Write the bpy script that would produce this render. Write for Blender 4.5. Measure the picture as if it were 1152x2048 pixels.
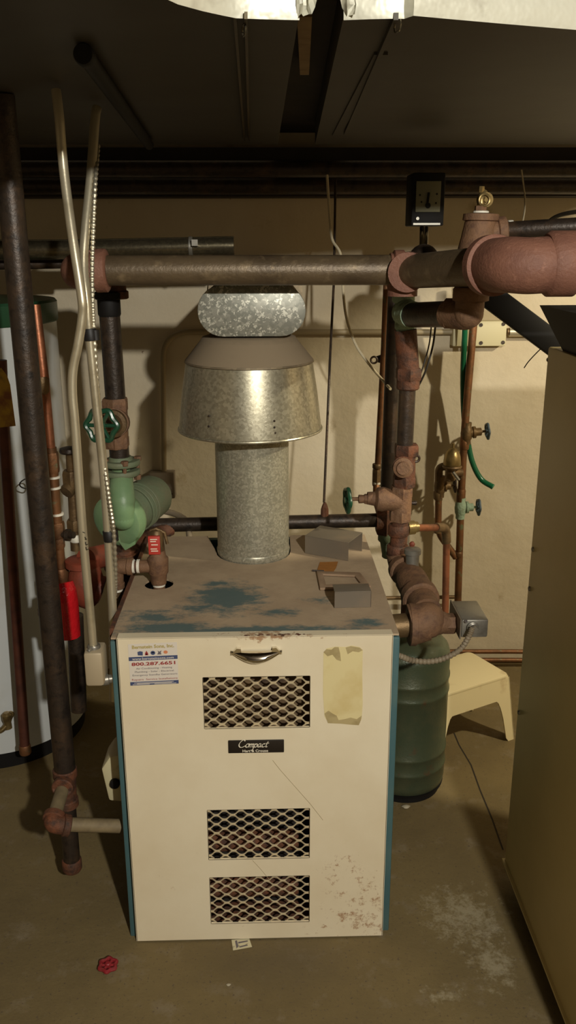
import bpy, bmesh, math, random
from mathutils import Vector, Matrix
random.seed(7)
for o in list(bpy.data.objects): bpy.data.objects.remove(o)
S = bpy.context.scene
COL = S.collection
# ---------------------------------------------------------------- camera
CAM_H, FPX, PITCH, YAW, ROLL = 1.52, 1731.7, math.radians(17.184), math.radians(1.495), math.radians(-0.17)
FW = Vector((math.sin(YAW)*math.cos(PITCH), math.cos(YAW)*math.cos(PITCH), -math.sin(PITCH)))
R0 = Vector((math.cos(YAW), -math.sin(YAW), 0)); U0 = R0.cross(FW)
RT = math.cos(ROLL)*R0 + math.sin(ROLL)*U0
UP = -math.sin(ROLL)*R0 + math.cos(ROLL)*U0
CAM = Vector((0, 0, CAM_H))
cd = bpy.data.cameras.new('camera'); cam = bpy.data.objects.new('camera', cd); COL.objects.link(cam)
cam.matrix_world = Matrix((( RT.x, UP.x, -FW.x, 0), (RT.y, UP.y, -FW.y, 0), (RT.z, UP.z, -FW.z, CAM_H), (0, 0, 0, 1)))
cd.sensor_fit = 'VERTICAL'; cd.sensor_height = 36.0; cd.lens = 36.0*FPX/2048.0; cd.clip_start = 0.05
S.camera = cam
# ---------------------------------------------------------------- world, lights, exposure
w = bpy.data.worlds.new('world'); S.world = w; w.use_nodes = True
w.node_tree.nodes['Background'].inputs[0].default_value = (0.02, 0.016, 0.012, 1)
w.node_tree.nodes['Background'].inputs[1].default_value = 0.3
def bulb(name, loc, power, col, rad):
    l = bpy.data.lights.new(name, 'POINT'); l.energy = power; l.color = col; l.shadow_soft_size = rad
    o = bpy.data.objects.new(name, l); o.location = loc; COL.objects.link(o); return o
bulb('front_bulb', (0.66, -0.90, 2.17), 250, (1.0, 0.965, 0.865), 0.035)
bulb('rear_bulb', (1.78, 1.46, 1.96), 118, (1.0, 0.90, 0.66), 0.035)
S.view_settings.view_transform = 'Standard'; S.view_settings.look = 'None'
S.view_settings.exposure = 0.0; S.view_settings.gamma = 1.0; S.view_settings.use_curve_mapping = False

# ---------------------------------------------------------------- pixel helpers (image 1152 x 2048), real distances
def ray(px, py): return FW + RT*((px-576)/FPX) - UP*((py-1024)/FPX)
def P(px, py, Y):
    d = ray(px, py); return CAM + d*(Y/d.y)
def PZ(px, py, z):
    d = ray(px, py); return CAM + d*((z-CAM_H)/d.z)
def PX(px, py, x):
    d = ray(px, py); return CAM + d*(x/d.x)
def mpp(p): return (Vector(p)-CAM).dot(FW)/FPX

# ---------------------------------------------------------------- materials
MATS = {}
def lin(c):
    return tuple(((v/255.0+0.055)/1.055)**2.4 if v/255.0 > 0.04045 else v/255.0/12.92 for v in c)
class NT:
    def __init__(s, m):
        m.use_nodes = True; s.t = m.node_tree; s.b = s.t.nodes['Principled BSDF']
        s.tc = s.t.nodes.new('ShaderNodeTexCoord').outputs['Object']
    def n(s, ty, **k):
        x = s.t.nodes.new(ty)
        for a, v in k.items(): setattr(x, a, v)
        return x
    def l(s, a, b): s.t.links.new(a, b)
    def noise(s, scale, detail=4, rough=0.6, off=0.0, stretch=None):
        mp = s.n('ShaderNodeMapping'); s.l(s.tc, mp.inputs[0]); mp.inputs['Location'].default_value = (off, off*1.7, off*0.6)
        if stretch: mp.inputs['Scale'].default_value = stretch
        t = s.n('ShaderNodeTexNoise'); s.l(mp.outputs[0], t.inputs['Vector'])
        t.inputs['Scale'].default_value = scale; t.inputs['Detail'].default_value = detail; t.inputs['Roughness'].default_value = rough
        return t.outputs['Fac']
    def ramp(s, f, lo, hi, a=0.0, b=1.0):
        r = s.n('ShaderNodeMapRange'); s.l(f, r.inputs[0]); r.inputs[1].default_value = lo; r.inputs[2].default_value = hi
        r.inputs[3].default_value = a; r.inputs[4].default_value = b; return r.outputs[0]
    def math(s, op, a, b=None):
        m = s.n('ShaderNodeMath', operation=op)
        for i, v in enumerate((a, b)):
            if v is None: continue
            if isinstance(v, (int, float)): m.inputs[i].default_value = v
            else: s.l(v, m.inputs[i])
        return m.outputs[0]
    def mix(s, f, a, b):
        m = s.n('ShaderNodeMix', data_type='RGBA')
        if isinstance(f, (int, float)): m.inputs[0].default_value = f
        else: s.l(f, m.inputs[0])
        for i, v in ((6, a), (7, b)):
            if isinstance(v, tuple): m.inputs[i].default_value = (*v, 1)
            else: s.l(v, m.inputs[i])
        return m.outputs[2]
    def blob(s, c, size):          # 1 at centre, 0 at the rim and beyond, negative outside
        v = s.n('ShaderNodeVectorMath', operation='SUBTRACT'); s.l(s.tc, v.inputs[0]); v.inputs[1].default_value = c
        d = s.n('ShaderNodeVectorMath', operation='DIVIDE'); s.l(v.outputs[0], d.inputs[0]); d.inputs[1].default_value = size
        ln = s.n('ShaderNodeVectorMath', operation='LENGTH'); s.l(d.outputs[0], ln.inputs[0])
        return s.math('SUBTRACT', 1.0, ln.outputs['Value'])
    def bump(s, h, strength, dist=0.01):
        b = s.n('ShaderNodeBump'); b.inputs['Strength'].default_value = strength; b.inputs['Distance'].default_value = dist
        s.l(h, b.inputs['Height']); s.l(b.outputs[0], s.b.inputs['Normal'])
def mat(name, col, rough=0.5, metal=0.0, layers=(), bump=None, spec=0.5, coat=0.0):
    """layers: (colour, scale, lo, hi, offset)"""
    if name in MATS: return MATS[name]
    m = bpy.data.materials.new(name); t = NT(m)
    c = lin(col); t.b.inputs['Base Color'].default_value = (*c, 1)
    t.b.inputs['Roughness'].default_value = rough; t.b.inputs['Metallic'].default_value = metal
    t.b.inputs['Specular IOR Level'].default_value = spec; t.b.inputs['Coat Weight'].default_value = coat
    out = c
    for (c2, sc, lo, hi, off) in layers:
        out = t.mix(t.ramp(t.noise(sc, off=off), lo, hi), out, lin(c2))
    if layers: t.l(out, t.b.inputs['Base Color'])
    if bump: t.bump(t.noise(bump[0], 5), bump[1], bump[2] if len(bump) > 2 else 0.01)
    MATS[name] = m; return m
black_iron = mat('black_iron', (56, 46, 38), .42, .35, [((82, 62, 44), 14, .5, .75, 1), ((34, 28, 25), 40, .5, .7, 3)], (120, .15))
rust = mat('rust_iron', (116, 86, 62), .7, .1, [((134, 98, 70), 18, .45, .75, 2), ((86, 60, 48), 45, .5, .75, 5)], (150, .3))
rust_dark = mat('rust_dark', (92, 58, 40), .7, .15, [((124, 72, 44), 16, .45, .7, 2), ((52, 38, 30), 40, .45, .7, 6)], (150, .35))
red_fitting = mat('red_oxide_fitting', (130, 88, 70), .62, .05, [((110, 72, 58), 12, .45, .7, 2), ((158, 112, 92), 70, .6, .78, 5)], (160, .25))
copper = mat('copper', (152, 94, 64), .42, .6, [((104, 68, 48), 22, .45, .7, 2)], (90, .08))
copper_old = mat('copper_old', (132, 90, 58), .5, .6, [((96, 70, 48), 20, .4, .7, 4), ((112, 118, 88), 35, .6, .72, 8)], (120, .12))
brass = mat('brass', (156, 134, 88), .34, .7, [((112, 94, 60), 24, .45, .7, 2)], (90, .08))
brass_old = mat('brass_old', (124, 100, 68), .5, .6, [((86, 68, 48), 22, .4, .7, 3)], (120, .15))
verdigris = mat('verdigris', (146, 166, 142), .75, .05, [((104, 108, 84), 40, .55, .75, 2)], (120, .4))
emt = mat('emt_steel', (204, 194, 168), .34, .7, [((176, 164, 136), 14, .5, .75, 2)], (60, .04))
steel_grey = mat('steel_grey', (150, 146, 136), .4, .6, [((112, 106, 96), 18, .45, .7, 2)])
grey_paint = mat('grey_sheet_metal', (118, 108, 94), .45, .2, [((134, 118, 98), 10, .5, .8, 1)])
green_paint = mat('green_pump_paint', (114, 144, 104), .42, 0, [((130, 154, 114), 9, .45, .75, 3)], (70, .1))
green_dull = mat('green_dusty_paint', (108, 119, 92), .6, 0, [((116, 118, 92), 20, .45, .65, 3)], (90, .2))
green_wheel = mat('green_handwheel', (28, 70, 48), .3, 0, [((58, 62, 44), 40, .55, .7, 3)])
blue_wheel = mat('blue_handwheel', (74, 92, 104), .5, 0, [((60, 62, 58), 50, .5, .7, 3)])
red_plastic = mat('red_glossy', (196, 28, 34), .22, 0, [((160, 22, 26), 12, .5, .7, 1)], (14, .5, .02))
red_paint = mat('red_pump_paint', (132, 60, 40), .6, 0, [((104, 56, 40), 18, .45, .7, 1)], (60, .15))
red_tag = mat('red_label', (186, 58, 46), .5)
white_tape = mat('white_thread_tape', (226, 220, 204), .6, 0, (), (80, .2))
white_ink = mat('white_ink', (232, 222, 200), .6)
black_tape = mat('black_tape', (24, 21, 20), .55)
white_cable = mat('white_cable', (206, 192, 160), .5)
black_wire = mat('black_wire', (40, 34, 26), .5)
grey_cable = mat('grey_cable', (132, 118, 96), .6, 0, [((112, 98, 78), 30, .5, .7, 2)])
flex_metal = mat('flex_metal', (172, 164, 144), .35, .7)
chrome = mat('chrome', (220, 214, 200), .08, 1.0)
enamel = mat('white_enamel', (200, 203, 202), .3, 0, [((180, 178, 166), 5, .5, .8, 1)])
green_cap = mat('green_enamel', (38, 74, 50), .35)
black_paint = mat('black_paint', (20, 18, 17), .65, spec=.25)
dark_board = mat('dark_board', (46, 38, 32), .8, 0, [((34, 28, 24), 9, .4, .7, 1)])
stool_mat = mat('cream_plastic', (226, 211, 168), .42, 0, [((200, 178, 136), 16, .62, .8, 2)])
tank_mat = mat('tank_green', (70, 78, 58), .3, .2, [((88, 88, 64), 12, .45, .75, 1), ((88, 66, 46), 26, .62, .75, 2)], (160, .12))
furnace_mat = mat('furnace_bronze', (186, 168, 116), .42, .05, [((194, 175, 122), 5, .45, .7, 1)], (220, .06))
hose_mat = mat('green_hose', (22, 92, 60), .25, 0, ())
paper = mat('paper', (206, 196, 160), .8, 0, [((150, 142, 112), 60, .58, .66, 2)])
paint_white = mat('off_white_paint', (198, 188, 150), .55, 0, [((150, 132, 98), 25, .6, .75, 2)])
duct_mat = mat('dull_duct', (64, 60, 52), .6, .3, [((58, 52, 44), 6, .4, .7, 1)])
teal = mat('teal_paint', (66, 98, 102), .45, 0, [((80, 106, 104), 8, .45, .7, 1), ((90, 76, 58), 18, .66, .76, 4)], (90, .05))
yellow_tag = mat('yellow_tag', (176, 140, 40), .6, 0, [((126, 74, 36), 16, .5, .65, 1), ((60, 60, 36), 10, .6, .7, 7)])
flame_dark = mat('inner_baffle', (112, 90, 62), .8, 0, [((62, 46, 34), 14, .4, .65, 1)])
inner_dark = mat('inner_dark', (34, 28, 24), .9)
nameplate = mat('nameplate_black', (34, 28, 24), .35)
sticker_white = mat('sticker_white', (214, 204, 190), .6)
ink_blue = mat('ink_blue', (64, 74, 108), .6)
ink_red = mat('ink_red', (150, 52, 50), .6)
ink_grey = mat('ink_grey', (104, 96, 100), .6)
ink_gold = mat('ink_gold', (176, 158, 92), .6)
ink_orange = mat('ink_orange', (206, 128, 86), .6)
label_old = mat('old_label', (216, 200, 148), .75, 0, [((202, 180, 122), 12, .45, .7, 1)])
label_glue = mat('label_glue', (176, 158, 112), .75, 0, [((150, 132, 88), 24, .45, .7, 1)])
orange_scrap = mat('orange_scrap', (150, 98, 40), .8, 0, [((170, 112, 48), 40, .4, .7, 1)])
rust_edge = mat('rust_edge', (104, 62, 38), .85, 0, [((70, 46, 34), 60, .4, .6, 1)])
dial_mat = mat('dial_face', (116, 114, 90), .6)
pebble_mat = mat('pebble', (170, 160, 136), .8)

def galv(name, scale, c1, c2, lo, hi, rough=.36, dust=None, metal=.7, fleck=None):
    m = bpy.data.materials.new(name); t = NT(m)
    v = t.n('ShaderNodeTexVoronoi'); t.l(t.tc, v.inputs['Vector']); v.inputs['Scale'].default_value = scale
    sep = t.n('ShaderNodeSeparateColor'); t.l(v.outputs['Color'], sep.inputs[0])
    f = t.math('ADD', t.ramp(sep.outputs[0], lo, hi), t.math('MULTIPLY', t.math('SUBTRACT', t.noise(9), .5), .8))
    c = t.mix(t.ramp(f, 0, 1), lin(c1), lin(c2))
    if fleck:
        nz = t.n('ShaderNodeTexNoise'); t.l(t.tc, nz.inputs['Vector']); nz.inputs['Scale'].default_value = scale*1.1; nz.inputs['Detail'].default_value = 3
        sb_ = t.n('ShaderNodeVectorMath', operation='SUBTRACT'); t.l(nz.outputs['Color'], sb_.inputs[0]); sb_.inputs[1].default_value = (.5, .5, .5)
        sc_n = t.n('ShaderNodeVectorMath', operation='SCALE'); t.l(sb_.outputs[0], sc_n.inputs[0]); sc_n.inputs['Scale'].default_value = 2.6/scale
        ad_ = t.n('ShaderNodeVectorMath', operation='ADD'); t.l(t.tc, ad_.inputs[0]); t.l(sc_n.outputs[0], ad_.inputs[1])
        v2 = t.n('ShaderNodeTexVoronoi'); t.l(ad_.outputs[0], v2.inputs['Vector']); v2.inputs['Scale'].default_value = scale*1.6
        s2 = t.n('ShaderNodeSeparateColor'); t.l(v2.outputs['Color'], s2.inputs[0])
        c = t.mix(t.ramp(s2.outputs[1], fleck, fleck+.06), c, lin((200, 197, 182)))
    if dust:
        g = t.n('ShaderNodeNewGeometry'); sz = t.n('ShaderNodeSeparateXYZ'); t.l(g.outputs['True Normal'], sz.inputs[0])
        df = t.ramp(t.math('ADD', sz.outputs[2], t.math('MULTIPLY', t.math('SUBTRACT', t.noise(20), .5), .4)), .3, .6)
        c = t.mix(df, c, lin(dust)); t.l(t.ramp(df, 0, 1, metal, 0), t.b.inputs['Metallic']); t.l(t.ramp(df, 0, 1, rough, .9), t.b.inputs['Roughness'])
    else:
        t.b.inputs['Metallic'].default_value = metal; t.b.inputs['Roughness'].default_value = rough
    t.l(c, t.b.inputs['Base Color'])
    t.bump(sep.outputs[1], .12, .004); MATS[name] = m; return m
galv_hood = galv('galvanised_hood', 170, (160, 153, 132), (190, 183, 160), .1, .98, .33, metal=.75)
galv_cone = galv('galvanised_dusty', 95, (136, 122, 100), (156, 140, 114), .3, .9, .5, dust=(134, 118, 95))
galv_stack = galv('galvanised_stack', 230, (146, 142, 124), (178, 172, 152), .25, .98, .38, fleck=.95, metal=.45)
galv_oval = galv('galvanised_flecked', 120, (128, 128, 117), (152, 150, 138), .4, .98, .42, fleck=.80, metal=.35)
galv_dark = galv('flue_pipe_tin', 220, (96, 88, 70), (112, 103, 82), .3, .9, .25, metal=.8)

def foil():
    m = bpy.data.materials.new('foil_wrap'); t = NT(m)
    c = t.mix(t.ramp(t.noise(14, 4, .6, 3), .56, .7), lin((196, 194, 178)), lin((166, 162, 146)))
    t.l(c, t.b.inputs['Base Color']); t.b.inputs['Metallic'].default_value = .2; t.b.inputs['Roughness'].default_value = .4
    t.bump(t.noise(22, 3, .6), .18, .02); MATS['foil'] = m; return m
foil_mat = foil()
def wall_mat():
    m = bpy.data.materials.new('painted_masonry'); t = NT(m)
    c = t.mix(t.ramp(t.noise(1.6, 5, .6), .4, .72), lin((202, 189, 164)), lin((186, 170, 140)))
    c = t.mix(t.ramp(t.noise(5, 6, .7, 9), .62, .75), c, lin((162, 142, 108)))
    c = t.mix(t.ramp(t.noise(60, 2, .6, 4), .74, .78), c, lin((110, 84, 56)))
    t.l(c, t.b.inputs['Base Color']); t.b.inputs['Roughness'].default_value = .75
    t.bump(t.noise(8, 6, .6), .35, .02); return m
def floor_mat():
    m = bpy.data.materials.new('concrete_floor'); t = NT(m)
    c = t.mix(t.ramp(t.noise(2.2, 6, .65), .35, .7), lin((120, 103, 66)), lin((100, 85, 54)))
    c = t.mix(t.ramp(t.noise(11, 5, .7, 5), .55, .75), c, lin((128, 114, 90)))
    c = t.mix(t.ramp(t.noise(140, 2, .5, 2), .62, .72), c, lin((92, 78, 58)))
    # dark damp patch before the boiler, pale paint splashes by the furnace
    b = t.math('ADD', t.blob(tuple(PZ(560, 1925, 0)), (.22, .12, 1)), t.math('MULTIPLY', t.math('SUBTRACT', t.noise(16, 4, .7, 1), .5), 1.2))
    c = t.mix(t.ramp(b, .1, .9, 0, .45), c, lin((92, 80, 60)))
    for (px, py, sx, sy, th) in ((930, 1830, .17, .17, .50), (985, 1925, .10, .16, .52), (890, 1990, .10, .06, .55), (860, 1800, .07, .05, .55)):
        b = t.math('ADD', t.math('MULTIPLY', t.blob(tuple(PZ(px, py, 0)), (sx, sy, 1)), .35), t.noise(34, 6, .8, px*.01))
        c = t.mix(t.ramp(b, th+.17, th+.34, 0, .5), c, lin((176, 166, 138)))
    t.l(c, t.b.inputs['Base Color']); t.b.inputs['Roughness'].default_value = .8
    t.bump(t.noise(40, 6, .7), .25, .01); return m
ceil_mat = mat('ceiling_dark', (64, 54, 42), .9, 0, [((52, 42, 34), 4, .4, .7, 1)])
plain_wall = mat('side_wall_paint', (126, 112, 88), .8, 0, [((132, 116, 90), 3, .4, .7, 1)])
dim_wall = mat('rear_room_wall', (66, 57, 46), .9, 0, [((54, 46, 38), 3, .4, .7, 1)])

# ---------------------------------------------------------------- mesh helpers
class MB:
    def __init__(s): s.v = []; s.f = []
    def add(s, vs, fs):
        o = len(s.v); s.v += [Vector(v) for v in vs]; s.f += [tuple(i+o for i in f) for f in fs]; return s
    def box(s, a, b, rot=None, c=None):
        x0, y0, z0 = a; x1, y1, z1 = b
        vs = [Vector(p) for p in ((x0,y0,z0),(x1,y0,z0),(x1,y1,z0),(x0,y1,z0),(x0,y0,z1),(x1,y0,z1),(x1,y1,z1),(x0,y1,z1))]
        return s.add(vs, [(0,3,2,1),(4,5,6,7),(0,1,5,4),(1,2,6,5),(2,3,7,6),(3,0,4,7)])
    def frame(s, o, ux, uy, uz, a, b):      # box in a local frame
        k = MB().box(a, b); o = Vector(o)
        return s.add([o+ux*v.x+uy*v.y+uz*v.z for v in k.v], k.f)
    def ring(s, c, u, v, r, n): return [c+u*(r*math.cos(2*math.pi*i/n))+v*(r*math.sin(2*math.pi*i/n)) for i in range(n)]
    def tube(s, pts, r, n=12, caps=True):
        pts = [Vector(p) for p in pts]; m = len(pts); rs = r if isinstance(r, (list, tuple)) else [r]*m
        T = []
        for i in range(m):
            d = (pts[min(i+1, m-1)]-pts[max(i-1, 0)]); T.append(d.normalized() if d.length > 1e-9 else Vector((0,0,1)))
        ref = Vector((0, 0, 1)) if abs(T[0].z) < .9 else Vector((0, 1, 0))
        u = T[0].cross(ref).normalized(); o = len(s.v)
        for i in range(m):
            u = (u - T[i]*u.dot(T[i])).normalized(); v = T[i].cross(u)
            s.v += s.ring(pts[i], u, v, rs[i], n)
        for i in range(m-1):
            for k in range(n):
                a = o+i*n+k; b = o+i*n+(k+1) % n; s.f.append((a, b, b+n, a+n))
        if caps:
            s.f.append(tuple(o+k for k in reversed(range(n)))); s.f.append(tuple(o+(m-1)*n+k for k in range(n)))
        return s
    def lathe(s, base, axis, prof, n=28):
        base = Vector(base); ax = Vector(axis).normalized(); ref = Vector((0, 0, 1)) if abs(ax.z) < .9 else Vector((1, 0, 0))
        u = ax.cross(ref).normalized(); v = ax.cross(u); o = len(s.v); m = len(prof)
        for h, r in prof: s.v += s.ring(base+ax*h, u, v, max(r, 1e-5), n)
        for i in range(m-1):
            for k in range(n):
                a = o+i*n+k; b = o+i*n+(k+1) % n; s.f.append((a, b, b+n, a+n))
        s.f.append(tuple(o+k for k in reversed(range(n)))); s.f.append(tuple(o+(m-1)*n+k for k in range(n)))
        return s
    def prism(s, poly, d):
        poly = [Vector(p) for p in poly]; d = Vector(d); n = len(poly)
        s.add(poly+[p+d for p in poly], [tuple(reversed(range(n))), tuple(range(n, 2*n))]+[(i, (i+1) % n, (i+1) % n+n, i+n) for i in range(n)]); return s
    def sphere(s, c, r, n=16, sc=(1, 1, 1)):
        c = Vector(c); o = len(s.v); m = n//2
        prof = [(-r*math.cos(math.pi*i/m), r*math.sin(math.pi*i/m)) for i in range(m+1)]
        k = MB().lathe((0, 0, 0), (0, 0, 1), prof, n)
        return s.add([c+Vector((p.x*sc[0], p.y*sc[1], p.z*sc[2])) for p in k.v], k.f)
    def torus(s, c, axis, R, r, n=28, k=8, wob=0, lobes=5):
        c = Vector(c); ax = Vector(axis).normalized(); ref = Vector((0, 0, 1)) if abs(ax.z) < .9 else Vector((1, 0, 0))
        u = ax.cross(ref).normalized(); v = ax.cross(u); o = len(s.v)
        for i in range(n):
            t = 2*math.pi*i/n; d = u*math.cos(t)+v*math.sin(t); RR = R*(1+wob*math.cos(lobes*t))
            for j in range(k):
                q = 2*math.pi*j/k; s.v.append(c+d*(RR+r*math.cos(q))+ax*(r*math.sin(q)))
        for i in range(n):
            for j in range(k):
                a = o+i*k+j; b = o+i*k+(j+1) % k; a2 = o+((i+1) % n)*k+j; b2 = o+((i+1) % n)*k+(j+1) % k
                s.f.append((a, a2, b2, b))
        return s
    def build(s, name, material, parent=None, smooth=40, bevel=0, recalc=True):
        root = parent
        while root is not None and root.parent is not None: root = root.parent
        off = Vector(root.location) if root is not None else None
        if off is None:
            xs = [p.x for p in s.v]; ys = [p.y for p in s.v]; zs = [p.z for p in s.v]
            off = Vector(((min(xs)+max(xs))/2, (min(ys)+max(ys))/2, min(zs)))
        me = bpy.data.meshes.new(name); me.from_pydata([tuple(p-off) for p in s.v], [], s.f)
        bm = bmesh.new(); bm.from_mesh(me)
        if bevel:
            es = [e for e in bm.edges if len(e.link_faces) == 2 and e.calc_face_angle(0) > .6]
            bmesh.ops.bevel(bm, geom=es, offset=bevel, segments=2, affect='EDGES', profile=.5)
        if recalc: bmesh.ops.recalc_face_normals(bm, faces=bm.faces)
        bm.to_mesh(me); bm.free()
        if smooth: me.shade_smooth(); me.set_sharp_from_angle(angle=math.radians(smooth))
        me.materials.append(material if not isinstance(material, str) else MATS[material])
        o = bpy.data.objects.new(name, me); COL.objects.link(o)
        if parent is not None: o.parent = parent
        else: o.location = off
        return o
def tag(o, label, cat, group=None):
    o['label'] = label; o['category'] = cat
    if group: o['group'] = group
    return o
def thing(name, label, cat, loc, group=None):
    o = bpy.data.objects.new(name, None); o.empty_display_size = .05; o.location = Vector(loc); COL.objects.link(o)
    return tag(o, label, cat, group)
def struct(o): o['kind'] = 'structure'; return o
def fillet(pts, R, n=6):
    pts = [Vector(p) for p in pts]; out = [pts[0]]
    for i in range(1, len(pts)-1):
        a, b, c = pts[i-1], pts[i], pts[i+1]; u = (a-b); v = (c-b); rr = R[i-1] if isinstance(R, (list, tuple)) else R
        rr = min(rr, u.length*.48, v.length*.48); p, q = b+u.normalized()*rr, b+v.normalized()*rr
        for k in range(n+1):
            t = k/n; out.append(p*(1-t)**2+b*2*t*(1-t)+q*t*t)
    out.append(pts[-1]); return out
def spline(pts, n=6):
    pts = [Vector(p) for p in pts]; q = [2*pts[0]-pts[1]]+pts+[2*pts[-1]-pts[-2]]; out = []
    for i in range(1, len(q)-2):
        for k in range(n):
            t = k/n; a, b, c, d = q[i-1:i+3]
            out.append(.5*((2*b)+(c-a)*t+(2*a-5*b+4*c-d)*t*t+(3*b-a-3*c+d)*t**3))
    out.append(pts[-1]); return out
def collar(mb, c, axis, r, h, n=24):
    ax = Vector(axis).normalized()
    return mb.lathe(Vector(c)-ax*h/2, ax, [(0, r*.9), (h*.12, r), (h*.88, r), (h, r*.9)], n)
def elbow(mb, pts, r, R, k=1.22, hub=.022, n=20):
    path = fillet(pts, R, 8); mb.tube(path, r, n)
    a, b = Vector(pts[0]), Vector(pts[-1])
    collar(mb, a+(Vector(pts[1])-a).normalized()*hub*.5, Vector(pts[1])-a, r*k, hub); collar(mb, b+(Vector(pts[-2])-b).normalized()*hub*.5, b-Vector(pts[-2]), r*k, hub)
    return mb
def hexnut(mb, c, axis, r, h): return mb.lathe(Vector(c)-Vector(axis).normalized()*h/2, axis, [(0, r*.93), (h*.15, r), (h*.85, r), (h, r*.93)], 6)
def handwheel(parent, c, axis, R, material, name='handwheel', lobes=5):
    m = MB(); ax = Vector(axis).normalized()
    m.torus(c, ax, R*.84, R*.16, 40, 8, .09, lobes)
    ref = Vector((0, 0, 1)) if abs(ax.z) < .9 else Vector((1, 0, 0)); u = ax.cross(ref).normalized(); v = ax.cross(u)
    for i in range(lobes):
        t = 2*math.pi*(i)/lobes; d = u*math.cos(t)+v*math.sin(t); m.tube([Vector(c)+d*R*.1, Vector(c)+d*R*.84], R*.11, 8)
    m.lathe(Vector(c)-ax*R*.22, ax, [(0, R*.2), (R*.1, R*.27), (R*.36, R*.27), (R*.44, R*.18)], 16)
    return m.build(name, material, parent)
def text_mesh(body, name, material, parent, o, w, h, bold=0.0, shear=0.0, extr=.0004, y_face=None, tilt=0.0):
    """lettering on a panel that faces -Y; o = lower left corner, w x h its box"""
    cu = bpy.data.curves.new(name, 'FONT'); cu.body = body; cu.size = 1; cu.shear = shear; cu.offset = bold; cu.resolution_u = 2
    ob = bpy.data.objects.new('tmp_text', cu); COL.objects.link(ob)
    me = bpy.data.meshes.new_from_object(ob); bpy.data.objects.remove(ob)
    xs = [v.co.x for v in me.vertices]; ys = [v.co.y for v in me.vertices]
    x0, x1, y0, y1 = min(xs), max(xs), min(ys), max(ys); m = MB(); o = Vector(o)
    vs = []
    for v in me.vertices:
        a = (v.co.x-x0)/(x1-x0)*w; b = (v.co.y-y0)/(y1-y0)*h; vs.append(o+Vector((a, -extr, b+a*tilt)))
    m.add(vs, [tuple(p.vertices) for p in me.polygons]); bpy.data.meshes.remove(me)
    return m.build(name, material, parent, smooth=0, recalc=False)
# ================================================================ the room
YW = 2.95
XL, XR, YB, ZC = -2.1, 2.5, -2.6, 2.42
struct(MB().box((XL, YB, -.1), (XR, YW, 0)).build('floor', floor_mat(), smooth=0)).location
def at_origin(o):
    # shift the origin to the world origin so that the material's coordinates are world metres
    d = Vector(o.location)
    o.data.transform(Matrix.Translation(d)); o.location = (0, 0, 0)
at_origin(bpy.data.objects['floor'])
struct(MB().box((XL, YW, -.1), (XR, YW+.15, ZC)).build('wall_back', wall_mat(), smooth=0)); at_origin(bpy.data.objects['wall_back'])
struct(MB().box((XL-.15, YB, -.1), (XL, YW+.15, ZC)).build('wall_left', plain_wall, smooth=0))
struct(MB().box((XR, YB, -.1), (XR+.15, YW+.15, ZC)).build('wall_right', plain_wall, smooth=0))
struct(MB().box((XL-.15, YB-.15, -.1), (XR+.15, YB, ZC)).build('wall_front', dim_wall, smooth=0))
struct(MB().box((XL-.15, YB-.15, ZC), (XR+.15, YW+.15, ZC+.1)).build('ceiling', ceil_mat, smooth=0))

# ================================================================ boiler
BX0, BX1, BY0, BY1, BH = -.305, .255, 1.619, 2.251, .757
boiler = thing('boiler', 'cream fronted boiler with teal sides and three mesh vents on the concrete floor', 'boiler', ((BX0+BX1)/2, (BY0+BY1)/2, 0))
BO = Vector(boiler.location)
def F(px, py, dy=0): return P(px, py, BY0+dy)
def boiler_top_mat():
    m = bpy.data.materials.new('dusty_teal_top'); t = NT(m)
    dust = t.mix(t.ramp(t.noise(9, 5, .65), .4, .7), lin((180, 158, 130)), lin((162, 140, 114)))
    tl = lin((62, 96, 100)); f = None
    for (px, py, sx, sy, k) in ((455, 1194, .095, .10, .95), (430, 1168, .06, .03, .45), (400, 1215, .10, .07, .2), (330, 1255, .13, .035, .75), (480, 1262, .32, .03, .85), (300, 1235, .13, .06, .4), (560, 1225, .12, .05, .1), (730, 1245, .07, .04, .35), (640, 1200, .10, .05, -.05)):
        c = PZ(px, py, BH)-BO
        b = t.math('ADD', t.blob(tuple(c), (sx, sy, 1)), t.math('MULTIPLY', t.math('SUBTRACT', t.noise(26, 6, .75, px*.01, (1, 1.6, 1)), .5), 2.2))
        b = t.ramp(b, .55-k*.6, 1.05-k*.6); f = b if f is None else t.math('MAXIMUM', f, b)
    c = t.mix(t.math('MULTIPLY', f, .85), dust, tl); t.l(c, t.b.inputs['Base Color'])
    t.b.inputs['Roughness'].default_value = .72; t.bump(t.noise(120, 4), .12); return m
def boiler_front_mat():
    m = bpy.data.materials.new('cream_panel_paint'); t = NT(m)
    c = t.mix(t.ramp(t.noise(3, 5, .6), .4, .7), lin((226, 213, 184)), lin((216, 200, 168)))
    f = None
    for (px, py, sx, sz, th) in ((705, 1790, .11, .20, .60), (735, 1830, .06, .12, .57), (660, 1730, .10, .06, .64), (640, 1850, .06, .03, .60), (330, 1760, .06, .09, .70), (500, 1270, .10, .01, .55), (560, 1268, .08, .008, .5)):
        b = t.math('ADD', t.math('MULTIPLY', t.blob(tuple(F(px, py)-BO), (sx, 1, sz)), .16), t.noise(42, 5, .75, px*.013))
        b = t.ramp(b, th+.06, th+.16); f = b if f is None else t.math('MAXIMUM', f, b)
    c = t.mix(t.math('MULTIPLY', f, .8), c, lin((150, 104, 64)))
    c = t.mix(t.ramp(t.noise(70, 3, .6, 3), .72, .8, 0, .4), c, lin((150, 122, 84)))
    t.l(c, t.b.inputs['Base Color']); t.b.inputs['Roughness'].default_value = .42; t.bump(t.noise(14, 4), .05, .02); return m
cream = boiler_front_mat()
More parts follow.
